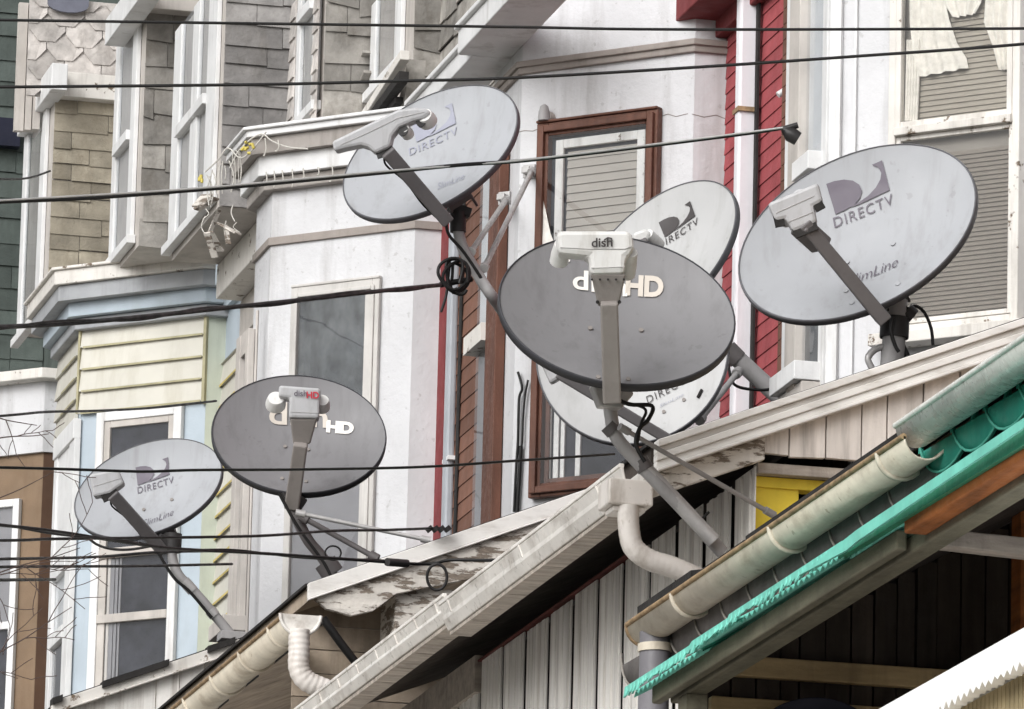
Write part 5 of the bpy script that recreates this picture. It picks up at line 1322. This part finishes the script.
w7 = wire('sagging wire below the left dishes with a small loop before the gutter', [(-200, 505, 24), (0, 525, 25), (60, 532, 25.4), (130, 543, 25.8), (180, 549, 26.2), (256, 553, 26.8), (330, 558, 27.2), (400, 563, 27.6), (425, 564, 27.7), (437, 563, 27.7), (452, 560, 27.7), (500, 560, 27.6), (520, 554, 27.5)], .0062)
twist(w7, [(-200, 505, 24), (0, 525, 25), (130, 543, 25.8), (256, 553, 26.8), (400, 563, 27.6)], .006, .004, 1.)
mb = MB(); mb.tube(smooth_path([at(437+10*math.cos(t), 577+13*math.sin(t), 27.65) for t in [-math.pi/2+i*math.pi/6 for i in range(13)]], 3), .006, 7); mb.tube([at(387, 562, 27.5), at(407, 563.5, 27.6)], .016, 8); mb.build('loop', 'black_metal', w7)
w8 = wire('wire tied off at the red corner board of the white house', [(-200, 541, 24), (0, 540.5, 25), (50, 539, 25.4), (130, 538, 26), (256, 536, 27), (330, 531, 28), (385, 530, 28.6), (440, 528, 29.3)], .0055)
mb = MB(); 
for x in (428, 434, 440, 446): mb.tube([at(x, 527, 29.2), at(x+3, 531, 29.2)], .016, 7)
build_each(mb, 'insulator', 'black_metal', w8)
wire('upper of three short wires below the lower left dish', [(-200, 562, 26), (0, 559, 28), (94, 557, 30), (160, 552, 31), (240, 551, 32.6)], .006)
wire('middle of three short wires below the lower left dish', [(-200, 571, 26), (0, 567, 28), (51, 566.5, 29), (140, 566, 31), (232, 564, 32.8)], .006)
wire('lowest of three short wires, stopping at the tan wall', [(-200, 582, 30), (0, 580, 34), (55, 579.5, 38)], .008)
wire('drooping loop of wire under the lower left dish', [(88, 538, 30), (98, 545, 30.4), (112, 549, 30.8), (130, 549.5, 31.2), (152, 546, 31.6)], .006)
wire('faint thin wire by the far green slates', [(-60, 176, 36), (0, 179, 37), (28, 178, 38), (50, 171, 39)], .006)

# ================================================================== bare tree at the left, its trunk outside the view
tr = thing('bare_tree', V((at(-150, 700, 21).x, at(-150, 700, 21).y, ground_z(at(-150, 700, 21).y))), 'bare twigs of a leafless tree reaching in from the left edge', 'tree')
tb = at(-150, 700, 21); g0 = V((tb.x, tb.y, ground_z(tb.y)-.1))
mb = MB(); mb.tube(smooth_path([g0, g0.lerp(at(-150, 620, 21), .5)+V((.05, 0, 0)), at(-150, 620, 21), at(-120, 300, 21)], 6), [.12-.09*i/18 for i in range(19)], 12); mb.build('trunk', 'bark', tr)
mb = MB(); random.seed(13)
def twig(x, y, ang, ln, r, lev):
    pts = [(x, y)]; a = ang; n = 5
    for i in range(n):
        a += random.uniform(-.22, .22); x += math.cos(a)*ln/n; y -= math.sin(a)*ln/n; pts.append((x, y))
        if lev < 2 and random.random() < .6: twig(x, y, a+random.choice((-1, 1))*random.uniform(.35, .9), ln*random.uniform(.35, .6), r*.62, lev+1)
    D0 = 21+random.uniform(-.6, .6)
    mb.tube(smooth_path([at(px, py, D0) for px, py in pts], 3), [max(.0012, r*(1-.6*i/(3*n))) for i in range(3*n+1)], 5)
for x, y, a, l_, r in ((-60, 600, .5, 150, .003), (-40, 690, .75, 140, .003), (-50, 505, .2, 110, .0026), (-40, 580, .1, 120, .0026), (-40, 405, -.3, 80, .003), (-30, 445, .1, 80, .003)): twig(x, y, a, l_, r, 0)
for y in (600, 690, 505, 580, 405): mb.tube([at(-140, y+30, 21), at(-60, y, 21)], .008, 6)
build_each(mb, 'branch', 'bark', tr)

# ================================================================== ground
def sheet(name, x0, x1, m, lift, y0=-60, y1=300):
    mb = MB(); ys = [y0, 0, 60, y1]; zz = [0, 0, ground_z(60), ground_z(60)]
    vs = [V((x, y, z+lift)) for y, z in zip(ys, zz) for x in (x0, x1)]
    mb.add(vs, [[0, 1, 3, 2], [2, 3, 5, 4], [4, 5, 7, 6]])
    o = mb.build(name, m, loc=(0, 0, 0)); o['kind'] = 'structure'; return o
sheet('ground', -400, 400, 'earth', -.02, -300, 600)
sheet('street', -7, 1.2, 'asphalt', 0)
mb = MB(); 
for (ya, yb) in ((-60, 0), (0, 60)):
    za, zb_ = ground_z(ya) if ya > 0 else 0, ground_z(yb)
    mb.add([V((1.2, ya, za)), V((1.2, yb, zb_)), V((1.2, yb, zb_+.13)), V((1.2, ya, za+.13)), V((8.5, ya, za+.13)), V((8.5, yb, zb_+.13))], [[0, 1, 2, 3][::-1], [3, 2, 5, 4][::-1]])
o = mb.build('pavement', 'concrete', loc=(0, 0, 0)); o['kind'] = 'structure'  # unseen; widened up to the houses to bounce light under the eaves

# ================================================================== light
SUN_EL, SUN_AZ = R_(32), R_(226)       # azimuth from +Y, clockwise
world = bpy.data.worlds.new('World'); scene.world = world; world.use_nodes = True
nt = world.node_tree; bg = nt.nodes['Background']
sky = nt.nodes.new('ShaderNodeTexSky'); sky.sky_type = 'NISHITA'; sky.sun_disc = False
sky.sun_elevation = SUN_EL; sky.sun_rotation = SUN_AZ; sky.air_density = 1.; sky.dust_density = 6.; sky.ozone_density = 1.
hs = nt.nodes.new('ShaderNodeHueSaturation'); hs.inputs['Saturation'].default_value = .06
nt.links.new(sky.outputs[0], hs.inputs['Color']); nt.links.new(hs.outputs[0], bg.inputs[0]); bg.inputs[1].default_value = .15
sd = V((math.sin(SUN_AZ)*math.cos(SUN_EL), math.cos(SUN_AZ)*math.cos(SUN_EL), math.sin(SUN_EL)))
sl = bpy.data.lights.new('sun', 'SUN'); sl.energy = .7; sl.angle = R_(45); sl.color = (1, .99, .975)
so = bpy.data.objects.new('sun', sl); COL.objects.link(so); so.rotation_euler = sd.to_track_quat('Z', 'Y').to_euler(); so.location = (-10, 0, 20)
vs_ = scene.view_settings; vs_.view_transform = 'Standard'; vs_.look = 'None'; vs_.gamma = 1; vs_.use_curve_mapping = False; vs_.exposure = .1
for o in list(bpy.data.objects):
    if '_w' in o: del o['_w']
